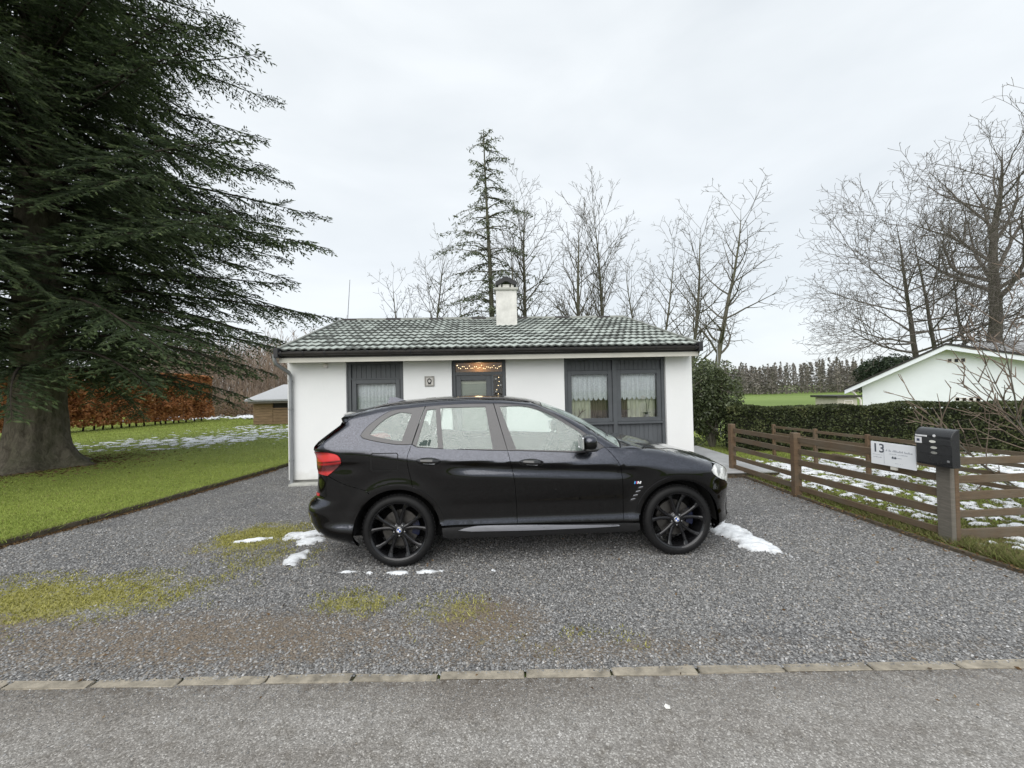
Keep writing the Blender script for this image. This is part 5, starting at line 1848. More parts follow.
MB().add([(-.25, -.4, 1.48), (4.6, -.4, 1.48), (4.6, 1.7, 2.32), (.75, 1.7, 2.32), (-.25, 3.4, 1.48), (4.6, 3.4, 1.48),
          (-.25, -.4, 1.40), (4.6, -.4, 1.40), (4.6, 1.7, 2.24), (.75, 1.7, 2.24), (-.25, 3.4, 1.40), (4.6, 3.4, 1.40)],
         [(0, 1, 2, 3), (3, 2, 5, 4), (0, 3, 4), (6, 7, 8, 9), (9, 8, 11, 10), (6, 9, 10), (0, 1, 7, 6), (0, 6, 10, 4), (4, 5, 11, 10)]).build('shed_roof', M_zinc, shed)
MB().add([(-.27, -.42, 1.485), (4.6, -.42, 1.485), (4.6, 1.7, 2.35), (.76, 1.7, 2.35), (-.27, 3.42, 1.485), (4.6, 3.42, 1.485),
          (-.2, -.34, 1.54), (4.6, -.34, 1.54), (4.6, 1.7, 2.40), (.78, 1.7, 2.40), (-.2, 3.34, 1.54), (4.6, 3.34, 1.54)],
         [(6, 7, 8, 9), (9, 8, 11, 10), (6, 9, 10), (0, 1, 7, 6), (0, 6, 10, 4)]).build('roof_snow', M_snow, shed)
MB().box(-.1, 2.4, -.34, -.30, 1.28, 1.39).build('fascia_board', M_grey, shed)

# ------------------------------------------------------------------ neighbour's white house
zg = -.62
M_nwhite = plain('bright_white_paint', (.80, .84, .90), .6, .03, 2)
nb = thing('neighbour_house', 'long white gabled neighbour house behind the clipped hedge', 'house', (16.98, 15.0, zg), R(-50))
AZ, LZ, RZ = 3.19 - zg, 1.50 - zg, 1.62 - zg              # apex, left eave tip, right eave tip above its ground
NM = lambda y: Matrix(((1, 0, 0, 0), (0, 0, 1, y), (0, 1, 0, 0), (0, 0, 0, 1)))
sl1, sl2 = (AZ - LZ) / 3.03, (AZ - RZ) / 5.0
nw = [(-2.5, 0), (4.6, 0), (4.6, AZ - .2 - sl2 * 4.6), (0, AZ - .2), (-2.5, AZ - .2 - sl1 * 2.5)]
MB().prism(nw, NM(0), 9.0).build('wall', M_nwhite, nb)
rp = [(-3.03, LZ), (0, AZ), (5.2, AZ - sl2 * 5.2)]
def strip_poly(p, t0, t1):
    return [(x, z + t1) for x, z in p] + [(x, z + t0) for x, z in p[::-1]]
nr = MB().prism(strip_poly(rp, -.06, .02), NM(-.45), 10.0).build('roof', M_dkbrown, nb)
MB().prism(strip_poly(rp, -.235, -.062), NM(-.42), .05).build('barge_board', M_nwhite, nb)
MB().prism(strip_poly([(-2.95, LZ + .04), (0, AZ), (5.1, AZ - sl2 * 5.1)], -.20, -.14), NM(-.36), .34).build('verge_soffit', M_soffit, nb)
def nwin(x0, x1, z0, z1, n):
    w = (x1 - x0) / n
    for k in range(n):
        f = frame(nb, 'window', x0 + k * w + .012, x0 + (k + 1) * w - .012, z0, z1, -.02, .025, .04, M_petal)
        MB().box(x0 + k * w + .037, x0 + (k + 1) * w - .037, -.006, .0, z0 + .025, z1 - .025).build('pane', M_dglass, f)
nwin(-.02, .49, 2.44 - zg, 2.62 - zg, 3)
nwin(.14, .82, .95 - zg, 1.11 - zg, 4)
MB().tube([(-2.85, -.30, LZ - .1), (-2.75, -.15, LZ - .2), (-2.56, -.05, LZ - .5), (-2.56, -.05, 0)], .04, 8).build('downpipe', M_petal, nb, True)
wing = thing('neighbour_wing', 'snow covered low roof showing behind the neighbour gable', 'building', (26.6, 23.0, zg), R(-50))
MB().box(0, 16, 0, 7, 0, 3.4).build('wall', M_white, wing)
MB().add([(-.6, -.6, 3.3), (16, -.6, 3.3), (16, 3.5, 4.75), (.9, 3.5, 4.75), (-.6, 7.6, 3.3), (16, 7.6, 3.3), (-.6, -.6, 3.15), (16, -.6, 3.15), (-.6, 7.6, 3.15), (16, 7.6, 3.15)],
         [(0, 1, 2, 3), (3, 2, 5, 4), (0, 3, 4), (0, 1, 7, 6), (0, 6, 8, 4), (6, 7, 9, 8)]).build('roof', M_snow, wing)
hut = thing('garden_hut', 'tiny brown roofed hut at the edge of the green field beside the neighbour gable', 'hut', (14.0, 16.6, -.2))
MB().box(0, .85, 0, 1.2, 0, 1.32).build('wall', M_brickw, hut)
MB().box(-.12, .95, -.15, 1.35, 1.33, 1.42).build('roof', M_dkbrown, hut)
frame(hut, 'window', .28, .66, .95, 1.2, -.02, .03, .03, M_petal)

# thin poles
def pole(name, label, a, b, r):
    t = thing(name, label, 'pole', (a[0], a[1], a[2]))
    d = Vector(b) - Vector(a)
    MB().tube([(0, 0, 0), tuple(d * .5), tuple(d)], [r, r * .8, r * .5], 6).build('mast', M_zinc, t)
    MB().lathe([(r * 1.6, 0), (r * 1.6, .12), (r, .14)], 8).build('mast_base', M_zinc, t)
pole('aerial_mast', 'thin grey aerial mast rising behind the left end of the roof', (-6.25, 14, .02), (-5.84, 14, 5.9), .018)
pole('garden_mast', 'thin grey pole above the laurel bush right of the house', (7.0, 13, 0), (6.95, 13, 4.0), .022)

# ------------------------------------------------------------------ trees, hedges, bushes
def barkmat(name, a, b, scale=6, moss=0.0, stretch=(1, 1, .25)):
    s = Nodes(name)
    s.bsdf(Roughness=.9)
    s.p.inputs['Specular IOR Level'].default_value = .2
    c = s.coord('Object', stretch)
    n = s.noise(c, scale, 7, .7, .6)
    cc = s.ramp(n, [(.3, a), (.7, b)])
    if moss:
        cc = s.mix(s.ramp(s.noise(s.coord('Object'), 1.4, 5, .6), [(.42, (0, 0, 0)), (.66, (moss, moss, moss))]), cc, (.06, .075, .03))
    s.color(cc)
    s.bump(n, .9, .03)
    return s.m
M_firbark = barkmat('fir_bark', (.05, .042, .033), (.20, .175, .14), 11, .4, (1, 1, .4))
M_firwood = barkmat('fir_branch', (.022, .018, .014), (.055, .045, .035), 9)
M_bark = barkmat('bare_bark', (.075, .070, .055), (.17, .16, .125), 5, .55)
M_twig = barkmat('bare_twig', (.085, .078, .062), (.15, .14, .115), 3)
M_oak = barkmat('oak_bark', (.055, .048, .042), (.13, .115, .10), 4, .35)
M_oaktwig = barkmat('oak_twig', (.10, .088, .078), (.175, .155, .138), 3)

def tubes(name, S, m, parent=None, nthick=6, thr=.03):
    """S: (n,8) rows of p0, p1, r0, r1 -> one mesh of tapered sticks"""
    S = np.asarray(S, float)
    Vs, Fs, base = [], [], 0
    big = np.maximum(S[:, 6], S[:, 7]) > thr
    for sel, n in ((big, nthick), (~big, 3)):
        Q = S[sel]
        if not len(Q):
            continue
        d = Q[:, 3:6] - Q[:, 0:3]
        L = np.linalg.norm(d, axis=1, keepdims=True)
        d = d / np.maximum(L, 1e-9)
        ref = np.where(np.abs(d[:, 2:3]) < .9, np.array([[0, 0, 1.0]]), np.array([[1.0, 0, 0]]))
        a = np.cross(d, ref)
        a /= np.linalg.norm(a, axis=1, keepdims=True)
        b = np.cross(d, a)
        t = np.arange(n) * 2 * math.pi / n
        ring = a[:, None, :] * np.cos(t)[None, :, None] + b[:, None, :] * np.sin(t)[None, :, None]
        p0 = Q[:, None, 0:3] - d[:, None, :] * (Q[:, 6:7] * .3)[:, None, :]
        V = np.concatenate([p0 + ring * Q[:, 6][:, None, None], Q[:, None, 3:6] + ring * Q[:, 7][:, None, None]], 1)
        k = np.arange(n)
        f = np.stack([k, (k + 1) % n, n + (k + 1) % n, n + k], -1)
        F = f[None] + (np.arange(len(Q)) * 2 * n)[:, None, None]
        Vs.append(V.reshape(-1, 3))
        Fs.append(F.reshape(-1, 4) + base)
        base += len(Q) * 2 * n
    return npmesh(name, np.concatenate(Vs), np.concatenate(Fs), m, parent, True)

def grow(seed, H, r0, lean=(0, 0), levels=4, c0=.3, ang=(38, 62), ratio=.52, segl=.5, upb=.10, wob=.16, dens=1.0, cap=9000, droop=0.0, rat0=None, ang0=None):
    """skeleton of a leafless tree: trunk that forks into limbs, branches and twigs"""
    rn = random.Random(seed)
    out = []
    V3 = Vector
    stack = [(V3((0, 0, -.1)), V3((lean[0], lean[1], 1)).normalized(), H, r0, 0)]
    i = 0
    while stack and len(out) < cap:
        p, d, L, r, lv = stack.pop(0)
        n = max(3 if lv < 3 else 2, int(L / (segl * (1.3 if lv == 0 else 1.0))))
        sl_ = L / n
        k = 0
        for j in range(n):
            t = j / n
            ub = upb if lv else .06
            d = (d + V3((rn.gauss(0, wob), rn.gauss(0, wob), rn.gauss(0, wob * .7))) * (.3 if lv == 0 else 1.0) + V3((0, 0, ub - droop * lv * .02))).normalized()
            q = p + d * sl_
            ra, rb = r * (1 - t) ** .8 + .004, r * (1 - (j + 1) / n) ** .8 + .003
            out.append((p.x, p.y, p.z, q.x, q.y, q.z, ra, rb, lv))
            p = q
            if lv < levels and t >= (c0 if lv == 0 else .12):
                m = (1.5 if lv == 0 else 1.25) * dens
                cnt = int(m) + (1 if rn.random() < m - int(m) else 0)
                for _ in range(cnt):
                    k += 1
                    a = R(rn.uniform(*(ang0 if lv == 0 and ang0 else ang))) * (1.15 if lv == 0 and t < .5 else 1.0)
                    az = k * 2.4 + rn.uniform(-.7, .7)
                    ref = V3((0, 0, 1)) if abs(d.z) < .95 else V3((1, 0, 0))
                    e1 = d.cross(ref).normalized()
                    e2 = d.cross(e1)
                    nd = (d * math.cos(a) + (e1 * math.cos(az) + e2 * math.sin(az)) * math.sin(a)).normalized()
                    nl = L * (rat0 if lv == 0 and rat0 else ratio) * rn.uniform(.6, 1.1) * (1 - t * .62)
                    if nl < .13:
                        continue
                    stack.append((q.copy(), nd, nl, max(.005, rb * (.5 if lv == 0 else .55)), lv + 1))
    return np.array(out)

def bare_tree(name, label, loc, group, mats=None, sc=1.0, stems=None, minr=0.0, rz=0.0, **kw):
    mats = mats or (M_bark, M_twig)
    t = thing(name, label, 'tree', loc, rz, group)
    stems = stems or [((0, 0), {})]
    T_, B_ = [], []
    for (dx, dy), over in stems:
        k2 = dict(kw)
        k2.update(over)
        S = grow(**k2)
        S[:, [0, 3]] += dx
        S[:, [1, 4]] += dy
        S[:, 6:8] = np.maximum(S[:, 6:8], minr)
        T_.append(S[S[:, 8] <= 0])
        B_.append(S[S[:, 8] > 0])
    for T1 in T_:
        tubes('trunk' if len(T_) == 1 else 'stem', T1[:, :8], mats[0], t, 8, .02)
    tubes('crown', np.concatenate(B_)[:, :8], mats[1], t, 5, .04)
    return t

def px(x, Y):
    return (x - 512) / 385 * Y

# ---- the big fir, left
def fir_tree():
    loc = (-12.0, 9.75, .03)
    t = thing('fir_tree', 'huge dark green fir tree with drooping branches on the left lawn', 'tree', loc)
    # trunk with root flare
    n, V, F = 56, [], []
    zs = [-.15, 0, .12, .28, .5, .8, 1.2, 1.8, 3, 5, 8, 12, 16, 20, 24]
    rs = [1.0, .95, .80, .68, .60, .54, .505, .475, .44, .40, .34, .27, .19, .11, .02]
    for z, r in zip(zs, rs):
        for k in range(n):
            a = 2 * math.pi * k / n
            fl = max(0, 1 - z / .9)
            lob = 1 + .05 * (vnoise(np.array(a * 3.0), np.array(z * 1.2), 44, 1.0) - .5) + .035 * math.sin(a * 14 + math.sin(z * 3)) + fl * .22 * math.sin(a * 5 + .6) + .03 * math.sin(a * 9 + z * 2) + fl * .12 * math.cos(a + .15)
            V.append((r * lob * math.cos(a), r * lob * math.sin(a), z))
    F = [(i * n + k, i * n + (k + 1) % n, (i + 1) * n + (k + 1) % n, (i + 1) * n + k) for i in range(len(zs) - 1) for k in range(n)]
    npmesh('trunk', V, F, M_firbark, t, True)
    rn = np.random.default_rng(17)
    Lz = lambda z: np.interp(z, [1.8, 2.6, 4.3, 7.3, 11.7, 16, 24], [4.9, 6.2, 7.2, 7.1, 5.6, 3.9, .4])
    sticks, sh = [], []                 # main branches; side shoots (p, d, L)
    z = 2.45
    k = 0
    while z < 22.5:
        fine = z < 13.5
        nb = 6 if fine else 5
        for b in range(nb):
            az = k * .9 + b * 2 * math.pi / nb + rn.uniform(-.3, .3)
            L = Lz(z) * rn.uniform(.72, 1.06)
            ns = 9
            u = np.array([math.cos(az), math.sin(az), 0])
            bend = rn.uniform(-.12, .12)
            side = np.array([-u[1], u[0], 0])
            ts = np.linspace(0, 1, ns + 1)
            drop = rn.uniform(.26, .42) if z < 4.2 else rn.uniform(.14, .28) if z < 9 else rn.uniform(.05, .2)
            dz = L * (.16 * ts - (drop + .10) * ts ** 2 + .10 * ts ** 3)
            P = u[None] * (ts * L)[:, None] + side[None] * (bend * L * ts ** 2)[:, None]
            P[:, 2] += z + dz
            r0 = .016 + .005 * L
            for i in range(ns):
                sticks.append((*P[i], *P[i + 1], r0 * (1 - ts[i]) + .006, r0 * (1 - ts[i + 1]) + .005))
            step = .17 if fine else .42
            s = .7 if z > 3 else 1.0
            while s < L:
                tt = s / L
                pos = np.array([np.interp(tt, ts, P[:, i]) for i in range(3)])
                tan = np.array([np.interp(min(tt + .05, 1), ts, P[:, i]) for i in range(3)]) - np.array([np.interp(max(tt - .05, 0), ts, P[:, i]) for i in range(3)])
                tan /= np.linalg.norm(tan)
                for sg_ in (-1, 1):
                    a = R(rn.uniform(42, 68))
                    d = tan * math.cos(a) + sg_ * np.cross(np.array([0, 0, 1.0]), tan) * math.sin(a)
                    d[2] += rn.uniform(-.75, .15)
                    d /= np.linalg.norm(d)
                    ll = min(1.5, .26 + .30 * (L - s)) * rn.uniform(.6, 1.1)
                    sh.append((*pos, *d, ll))
                s += step * rn.uniform(.75, 1.25)
            sh.append((*P[-2], *((P[-1] - P[-2]) / np.linalg.norm(P[-1] - P[-2])), .7))
        k += 1
        z += .40 if fine else .55
    sh = np.array(sh)
    tubes('branches', sticks, M_firwood, t, 6, .02)['kind'] = 'stuff'
    # shoots -> twiglets -> needles
    n = len(sh)
    cnt = np.maximum(4, (sh[:, 6] / .062).astype(int))
    rep = np.repeat(np.arange(n), cnt)
    loc_i = np.concatenate([np.arange(c) for c in cnt])
    f = (loc_i + rn.random(len(rep))) / cnt[rep]
    d = sh[rep, 3:6]
    ll = sh[rep, 6]
    p = sh[rep, 0:3] + d * (f * ll)[:, None]
    p[:, 2] -= .10 * ll * f ** 2
    up = np.array([0, 0, 1.0])
    sd = np.cross(up[None], d)
    sd /= np.maximum(np.linalg.norm(sd, axis=1, keepdims=True), 1e-6)
    sgn = np.where(loc_i % 2 == 0, 1, -1)[:, None]
    a = np.radians(rn.uniform(28, 60, len(rep)))[:, None]
    td = d * np.cos(a) + sd * sgn * np.sin(a) + rn.normal(0, .12, (len(rep), 3)) - np.array([0, 0, .12])
    td /= np.linalg.norm(td, axis=1, keepdims=True)
    tl_ = (.12 + .20 * (1 - f) * np.minimum(ll, 1)) * rn.uniform(.7, 1.25, len(rep))
    # shoot stems
    # needle sprays: two crossed slim kites and four needles per twiglet
    e1 = np.cross(td, up[None])
    e1 /= np.maximum(np.linalg.norm(e1, axis=1, keepdims=True), 1e-6)
    e2 = np.cross(td, e1)
    Vq = []
    for e, w in ((e1, .044), (e2, .034)):
        ww = (w * rn.uniform(.7, 1.2, len(rep)))[:, None]
        Vq.append(np.stack([p, p + td * (tl_ * .45)[:, None] + e * ww * .5, p + td * tl_[:, None], p + td * (tl_ * .45)[:, None] - e * ww * .5], 1))
    V4 = np.concatenate(Vq, 0).reshape(-1, 3)
    tint = np.clip(.15 + .55 * f * rn.uniform(.3, 1.3, len(rep)) + .15 * rn.random(len(rep)), 0, 1)
    F4 = np.arange(len(V4)).reshape(-1, 4)
    o = npmesh('needles', V4, F4, M_needle, t, False, np.repeat(np.concatenate([tint, tint]), 4))
    o['kind'] = 'stuff'
    m_ = 3
    idx = np.repeat(np.arange(len(rep)), m_)
    q = p[idx] + td[idx] * (tl_[idx] * rn.uniform(.1, 1, len(idx)))[:, None]
    nd = td[idx] * .7 + rn.normal(0, .55, (len(idx), 3))
    nd /= np.linalg.norm(nd, axis=1, keepdims=True)
    ee = np.cross(nd, rn.normal(0, 1, (len(idx), 3)))
    ee /= np.linalg.norm(ee, axis=1, keepdims=True)
    nl = rn.uniform(.028, .055, len(idx))[:, None]
    V3_ = np.stack([q - ee * .0065, q + ee * .0065, q + nd * nl], 1).reshape(-1, 3)
    o = npmesh('needle_fringe', V3_, np.arange(len(V3_)).reshape(-1, 3), M_needle, t, False, np.repeat(tint[idx], 3))
    o['kind'] = 'stuff'
    S = np.concatenate([sh[:, :3], sh[:, :3] + sh[:, 3:6] * sh[:, 6:7] * .9 - np.array([0, 0, .08]) * sh[:, 6:7], np.full((n, 1), .005), np.full((n, 1), .002)], 1)
    tubes('shoots', S, M_firwood, t)['kind'] = 'stuff'
    return t
M_needle = leafmat('fir_needles', [(0, (.028, .044, .020)), (.35, (.055, .084, .036)), (.7, (.105, .145, .060)), (1, (.17, .21, .09))], .5, .35, .15)
fir_tree()

# ---- trees standing behind the house
M_pineneedle = leafmat('spruce_needles', [(0, (.075, .095, .06)), (.5, (.12, .145, .085)), (1, (.17, .19, .12))], .6, .3, .2)
def thin_spruce(name, label, loc, H, group, seed, cover=.35, rad=2.4, cat='tree', leafsize=.2, per=14, whorl=.42, trunk_r=.16, mat=None):
    t = thing(name, label, cat, loc, 0, group)
    rn = np.random.default_rng(seed)
    tr_pts = [(0.12 * math.sin(zz * .3), .06 * math.sin(zz * .5), zz) for zz in np.linspace(-.2, H, 14)]
    MB().tube(tr_pts, list(np.linspace(trunk_r, .02, 14)), 7).build('trunk', M_bark, t, True)
    S, P = [], []
    z = H * cover
    while z < H - .1:
        f_ = (H - z) / (H * (1 - cover))
        for b in range(5):
            az = rn.uniform(0, 6.28)
            L = (rad * (.18 + .82 * min(1, f_ * 1.25)) * rn.uniform(.45, 1.1)) * (1 if f_ < .8 else .8)
            u = np.array([math.cos(az), math.sin(az), 0])
            ts = np.linspace(0, 1, 5)
            Q = u[None] * (ts * L)[:, None]
            Q[:, 2] = z + L * (.25 * ts - .42 * ts ** 2)
            for i in range(4):
                S.append((*Q[i], *Q[i + 1], .026 * (1 - ts[i]) + .007, .026 * (1 - ts[i + 1]) + .006))
            c = int(per * L)
            tt = rn.random(c) ** .7
            p = np.stack([np.interp(tt, ts, Q[:, i]) for i in range(3)], -1)
            p += rn.normal(0, .10, p.shape) * np.array([1, 1, .5]) + np.array([0, 0, -.06])
            P.append(p)
        z += whorl * rn.uniform(.7, 1.3)
    tubes('branches', S, M_twig, t)['kind'] = 'stuff'
    leaves('needles', np.concatenate(P), leafsize, mat or M_pineneedle, seed, t, .28, .3)
    return t
thin_spruce('spruce_tree', 'tall sparse spruce with bare lower trunk rising behind the chimney', (px(491, 20), 20, -.1), 15.6, 'trees behind the house', 5, .36, 3.7, leafsize=.20, per=26, whorl=.46, trunk_r=.2)
G = 'trees behind the house'
back = [
    ('leftmost slim bare tree leaning over the roof left of the spruce', 412, 21, 9.3, .10, (-.16, 0), 11, {}),
    ('slender bare tree second from left behind the roof', 441, 21, 11.0, .11, (-.07, 0), 12, {}),
    ('thin bare pole-like tree just left of the spruce trunk', 466, 19, 8.2, .08, (.02, 0), 13, dict(c0=.5)),
    ('bare tree with straight trunk just right of the chimney', 519, 20, 11.2, .13, (-.03, 0), 14, dict(c0=.35)),
    ('tall bare tree with narrow crown right of the chimney', 527, 21, 14.0, .15, (.05, 0), 15, dict(c0=.35)),
    ('broad bare tree forking low above the middle of the roof', 577, 20, 12.3, .15, (.04, 0), 16, dict(c0=.12, ang=(24, 42))),
    ('bare tree with upswept limbs right of the broad forked tree', 603, 21, 13.2, .13, (.11, 0), 17, dict(c0=.2, ang=(26, 46))),
    ('small thin bare tree in the gap before the right roof end', 641, 22, 10.5, .10, (-.03, 0), 18, {}),
    ('short bare tree with slanting limbs above the right roof end', 655, 20, 10.2, .10, (.10, 0), 19, {}),
    ('spreading bare tree beyond the right verge of the roof', 687, 20, 11.6, .13, (.08, 0), 20, dict(c0=.2, ang=(34, 58))),
    ('tall crooked bare tree leaning right beside the laurel bush', 708, 18, 11.6, .15, (.05, 0), 24, dict(c0=.25, ang=(36, 62), wob=.13)),
]
for lb_, xx_, Y_, H_, r_0, ln, sd, kw in back:
    a = dict(H=H_, r0=r_0, lean=ln, seed=sd, levels=4, c0=.25, ang=(32, 56), ratio=.52, rat0=.40, segl=.42, upb=.05, wob=.09, dens=1.4, cap=11000)
    a.update(kw)
    a['H'] *= .87
    bare_tree('bare_tree', lb_, (px(xx_, Y_), Y_, -.05), G, minr=.007, **a)

# ---- the great bare trees at the right
G2 = 'great bare trees behind the neighbour house'
big = dict(levels=5, c0=.2, ang=(28, 52), ang0=(40, 70), ratio=.58, rat0=.60, segl=.58, upb=.035, wob=.10, dens=1.4, cap=30000)
bare_tree('oak_tree', 'tallest wide bare tree with thick upright trunk at the right edge', (px(994, 29), 29, -.6), G2, (M_oak, M_oaktwig), minr=.012, seed=31, H=20.0, r0=.50, **{**big, 'c0': .36, 'dens': 1.12, 'ang0': (38, 62)})
bare_tree('oak_tree', 'bare tree whose long limbs sweep left above the neighbour gable', (px(925, 28), 28, -.6), G2, (M_oak, M_oaktwig), minr=.012, seed=36, H=14.5, r0=.22, lean=(-.08, 0), **{**big, 'ang0': (48, 84), 'rat0': .78, 'c0': .2, 'upb': .03})
bare_tree('oak_tree', 'curving bare tree with bowed stem beside the sweeping one', (px(946, 27), 27, -.6), G2, (M_oak, M_oaktwig), minr=.012, seed=33, H=13.0, r0=.17, lean=(-.22, 0), **{**big, 'ang0': (45, 80), 'rat0': .7, 'cap': 14000, 'c0': .3, 'dens': 1.2})
bare_tree('oak_tree', 'smaller bare tree between bowed stem and tallest trunk', (px(970, 30), 30, -.6), G2, (M_oak, M_oaktwig), minr=.012, seed=34, H=13.5, r0=.13, lean=(.02, 0), **{**big, 'cap': 9000, 'c0': .45, 'dens': 1.1})

# ---- bare shrub reaching in from the right edge
bare_tree('bare_shrub', 'leafless arching shrub at the right edge behind the letter box', (7.9, 5.6, .0), None, (M_twig, plain('shrub_twig', (.17, .13, .10), .8, .2, 6)), minr=.0035,
          stems=[((0, 0), dict(seed=51, lean=(-.85, -.15), H=2.9)), ((.2, -.3), dict(seed=52, lean=(-1.3, .0), H=2.7)), ((-.2, -.5), dict(seed=53, lean=(-.9, .1), H=2.5)),
                 ((-.1, .2), dict(seed=54, lean=(-1.8, -.2), H=2.4)), ((.3, .2), dict(seed=56, lean=(-.5, -.2), H=3.1)), ((-.3, -.2), dict(seed=57, lean=(-2.2, .1), H=2.2))],
          seed=51, H=2.6, r0=.015, levels=3, c0=.2, ang=(24, 52), ratio=.46, segl=.2, upb=.06, wob=.09, dens=1.0, cap=1300)

# ---- hedges and bushes
M_yew = leafmat('hedge_leaf', [(0, (.025, .034, .012)), (.4, (.055, .068, .025)), (.75, (.095, .11, .042)), (1, (.18, .17, .08))], .55, .3, .15)
M_laurel = leafmat('laurel_leaf', [(0, (.035, .048, .02)), (.4, (.075, .095, .042)), (.8, (.13, .155, .07)), (1, (.24, .26, .14))], .38, .5, .15)
M_beech = leafmat('beech_leaf', [(0, (.22, .09, .04)), (.4, (.44, .20, .085)), (.75, (.58, .30, .15)), (1, (.70, .46, .29))], .7, .2, .3)
def hedge(name, label, A, B, th, H, z0, n, size, mat, seed, stemmat, bare=.1, aspect=.6, wave=.13, group=None, nst=24):
    A, B = np.array(A, float), np.array(B, float)
    t = thing(name, label, 'hedge', (A[0], A[1], float(gz(A[0], A[1]))), 0, group)
    rn = np.random.default_rng(seed)
    D = B - A
    Ln = np.linalg.norm(D)
    u = D / Ln
    w = np.array([-u[1], u[0]])
    s = rn.uniform(-.2, Ln + .2, n)
    top = H + wave * (vnoise(s, 0 * s, seed, .9) - .5) * 2
    # leaves gather near the outer faces
    face = rn.random(n)
    q = rn.uniform(-1, 1, n)
    z = z0 + (top - z0) * rn.random(n)
    shell = 1 - np.abs(rn.normal(0, .22, n))
    lat = np.where(face < .62, np.where(rn.random(n) < .7, -1, 1) * shell, q)
    z = np.where(face >= .62, top * (1 - np.abs(rn.normal(0, .06, n))), z)
    bul = 1 + .4 * (vnoise(s, z, seed + 3, 1.6) - .5) * 2
    lat = lat * th / 2 * bul * (1 - .10 * (z / H) ** 4)
    gr = gz(A[0] + u[0] * s, A[1] + u[1] * s) - gz(A[0], A[1])
    P = np.stack([u[0] * s + w[0] * lat, u[1] * s + w[1] * lat, z + gr], -1)
    clump = vnoise(s * 1.0, z + lat, seed + 5, 3.2)
    tint = np.clip(.15 + .75 * (clump - .25) * 1.3 + rn.normal(0, .16, n), 0, 1)
    leaves('foliage', P, size, mat, seed, t, aspect, .1, tint)['kind'] = 'stuff'
    S = []
    for k in range(nst):
        ss_ = Ln * (k + .5 + rn.uniform(-.3, .3)) / nst
        p = np.array([u[0] * ss_, u[1] * ss_, -.05 + float(gz(A[0] + u[0] * ss_, A[1] + u[1] * ss_) - gz(A[0], A[1]))])
        for j in range(5):
            q_ = p + np.array([rn.normal(0, .05), rn.normal(0, .05), H / 6.6])
            S.append((*p, *q_, .05 * (1 - j / 6), .05 * (1 - (j + 1) / 6)))
            if j:
                for _ in range(3):
                    e = q_ + np.array([rn.normal(0, th * .3), rn.normal(0, th * .3), rn.uniform(.05, .35)])
                    S.append((*q_, *e, .015, .005))
            p = q_
    tubes('stems', S, stemmat, t, 5, .02)
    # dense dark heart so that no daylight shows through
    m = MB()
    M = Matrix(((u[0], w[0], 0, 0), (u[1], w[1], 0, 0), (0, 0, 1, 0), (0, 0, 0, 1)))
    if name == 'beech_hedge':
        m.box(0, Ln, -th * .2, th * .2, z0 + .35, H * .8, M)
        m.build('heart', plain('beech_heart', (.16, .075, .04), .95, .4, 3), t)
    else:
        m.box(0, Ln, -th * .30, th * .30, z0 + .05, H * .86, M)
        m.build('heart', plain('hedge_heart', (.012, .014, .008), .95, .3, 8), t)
    return t
hedge('yew_hedge', 'long clipped dark green hedge behind the rail fences', (5.9, 10.55), (17.5, 8.4), .95, 1.22, .0, 52000, .06, M_yew, 61, M_twig, wave=.10, nst=30)
hedge('beech_hedge', 'rust brown beech hedge beyond the big fir', (-23.6, 14.0), (-22.2, 27.6), 1.3, 3.3, .30, 50000, .16, M_beech, 62, M_firwood, nst=30)
def bush(name, label, loc, rx, ry, H, n, size, mat, seed, cat='bush', lobes=9, group=None):
    t = thing(name, label, cat, loc, 0, group)
    rn = np.random.default_rng(seed)
    C = np.stack([rn.uniform(-.55, .55, lobes) * rx, rn.uniform(-.55, .55, lobes) * ry, rn.uniform(.25, .78, lobes) * H], -1)
    C[0] = (0, 0, H * .45)
    rad = rn.uniform(.32, .55, lobes)
    k = rn.integers(0, lobes, n)
    d = rn.normal(0, 1, (n, 3))
    d /= np.linalg.norm(d, axis=1, keepdims=True)
    rr_ = rad[k][:, None] * (1 - np.abs(rn.normal(0, .16, n)))[:, None]
    P = C[k] + d * rr_ * np.array([rx, ry, H * .62])
    P[:, 2] = np.abs(P[:, 2])
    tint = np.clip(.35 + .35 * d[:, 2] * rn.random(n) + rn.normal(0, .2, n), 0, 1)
    leaves('foliage', P, size, mat, seed, t, .45, .1, tint)['kind'] = 'stuff'
    S = []
    for c in C:
        mid = c * np.array([.4, .4, .5])
        S += [(0, 0, -.05, *mid, .035, .022), (*mid, *c, .022, .01)]
        for _ in range(6):
            S.append((*c, *(c + rn.normal(0, .3, 3)), .01, .004))
    tubes('stems', S, M_twig, t)
    return t
bush('laurel_bush', 'tall glossy laurel bush at the right house corner', (5.62, 10.9, -.02), .95, .9, 2.5, 15000, .09, M_laurel, 71, lobes=16)

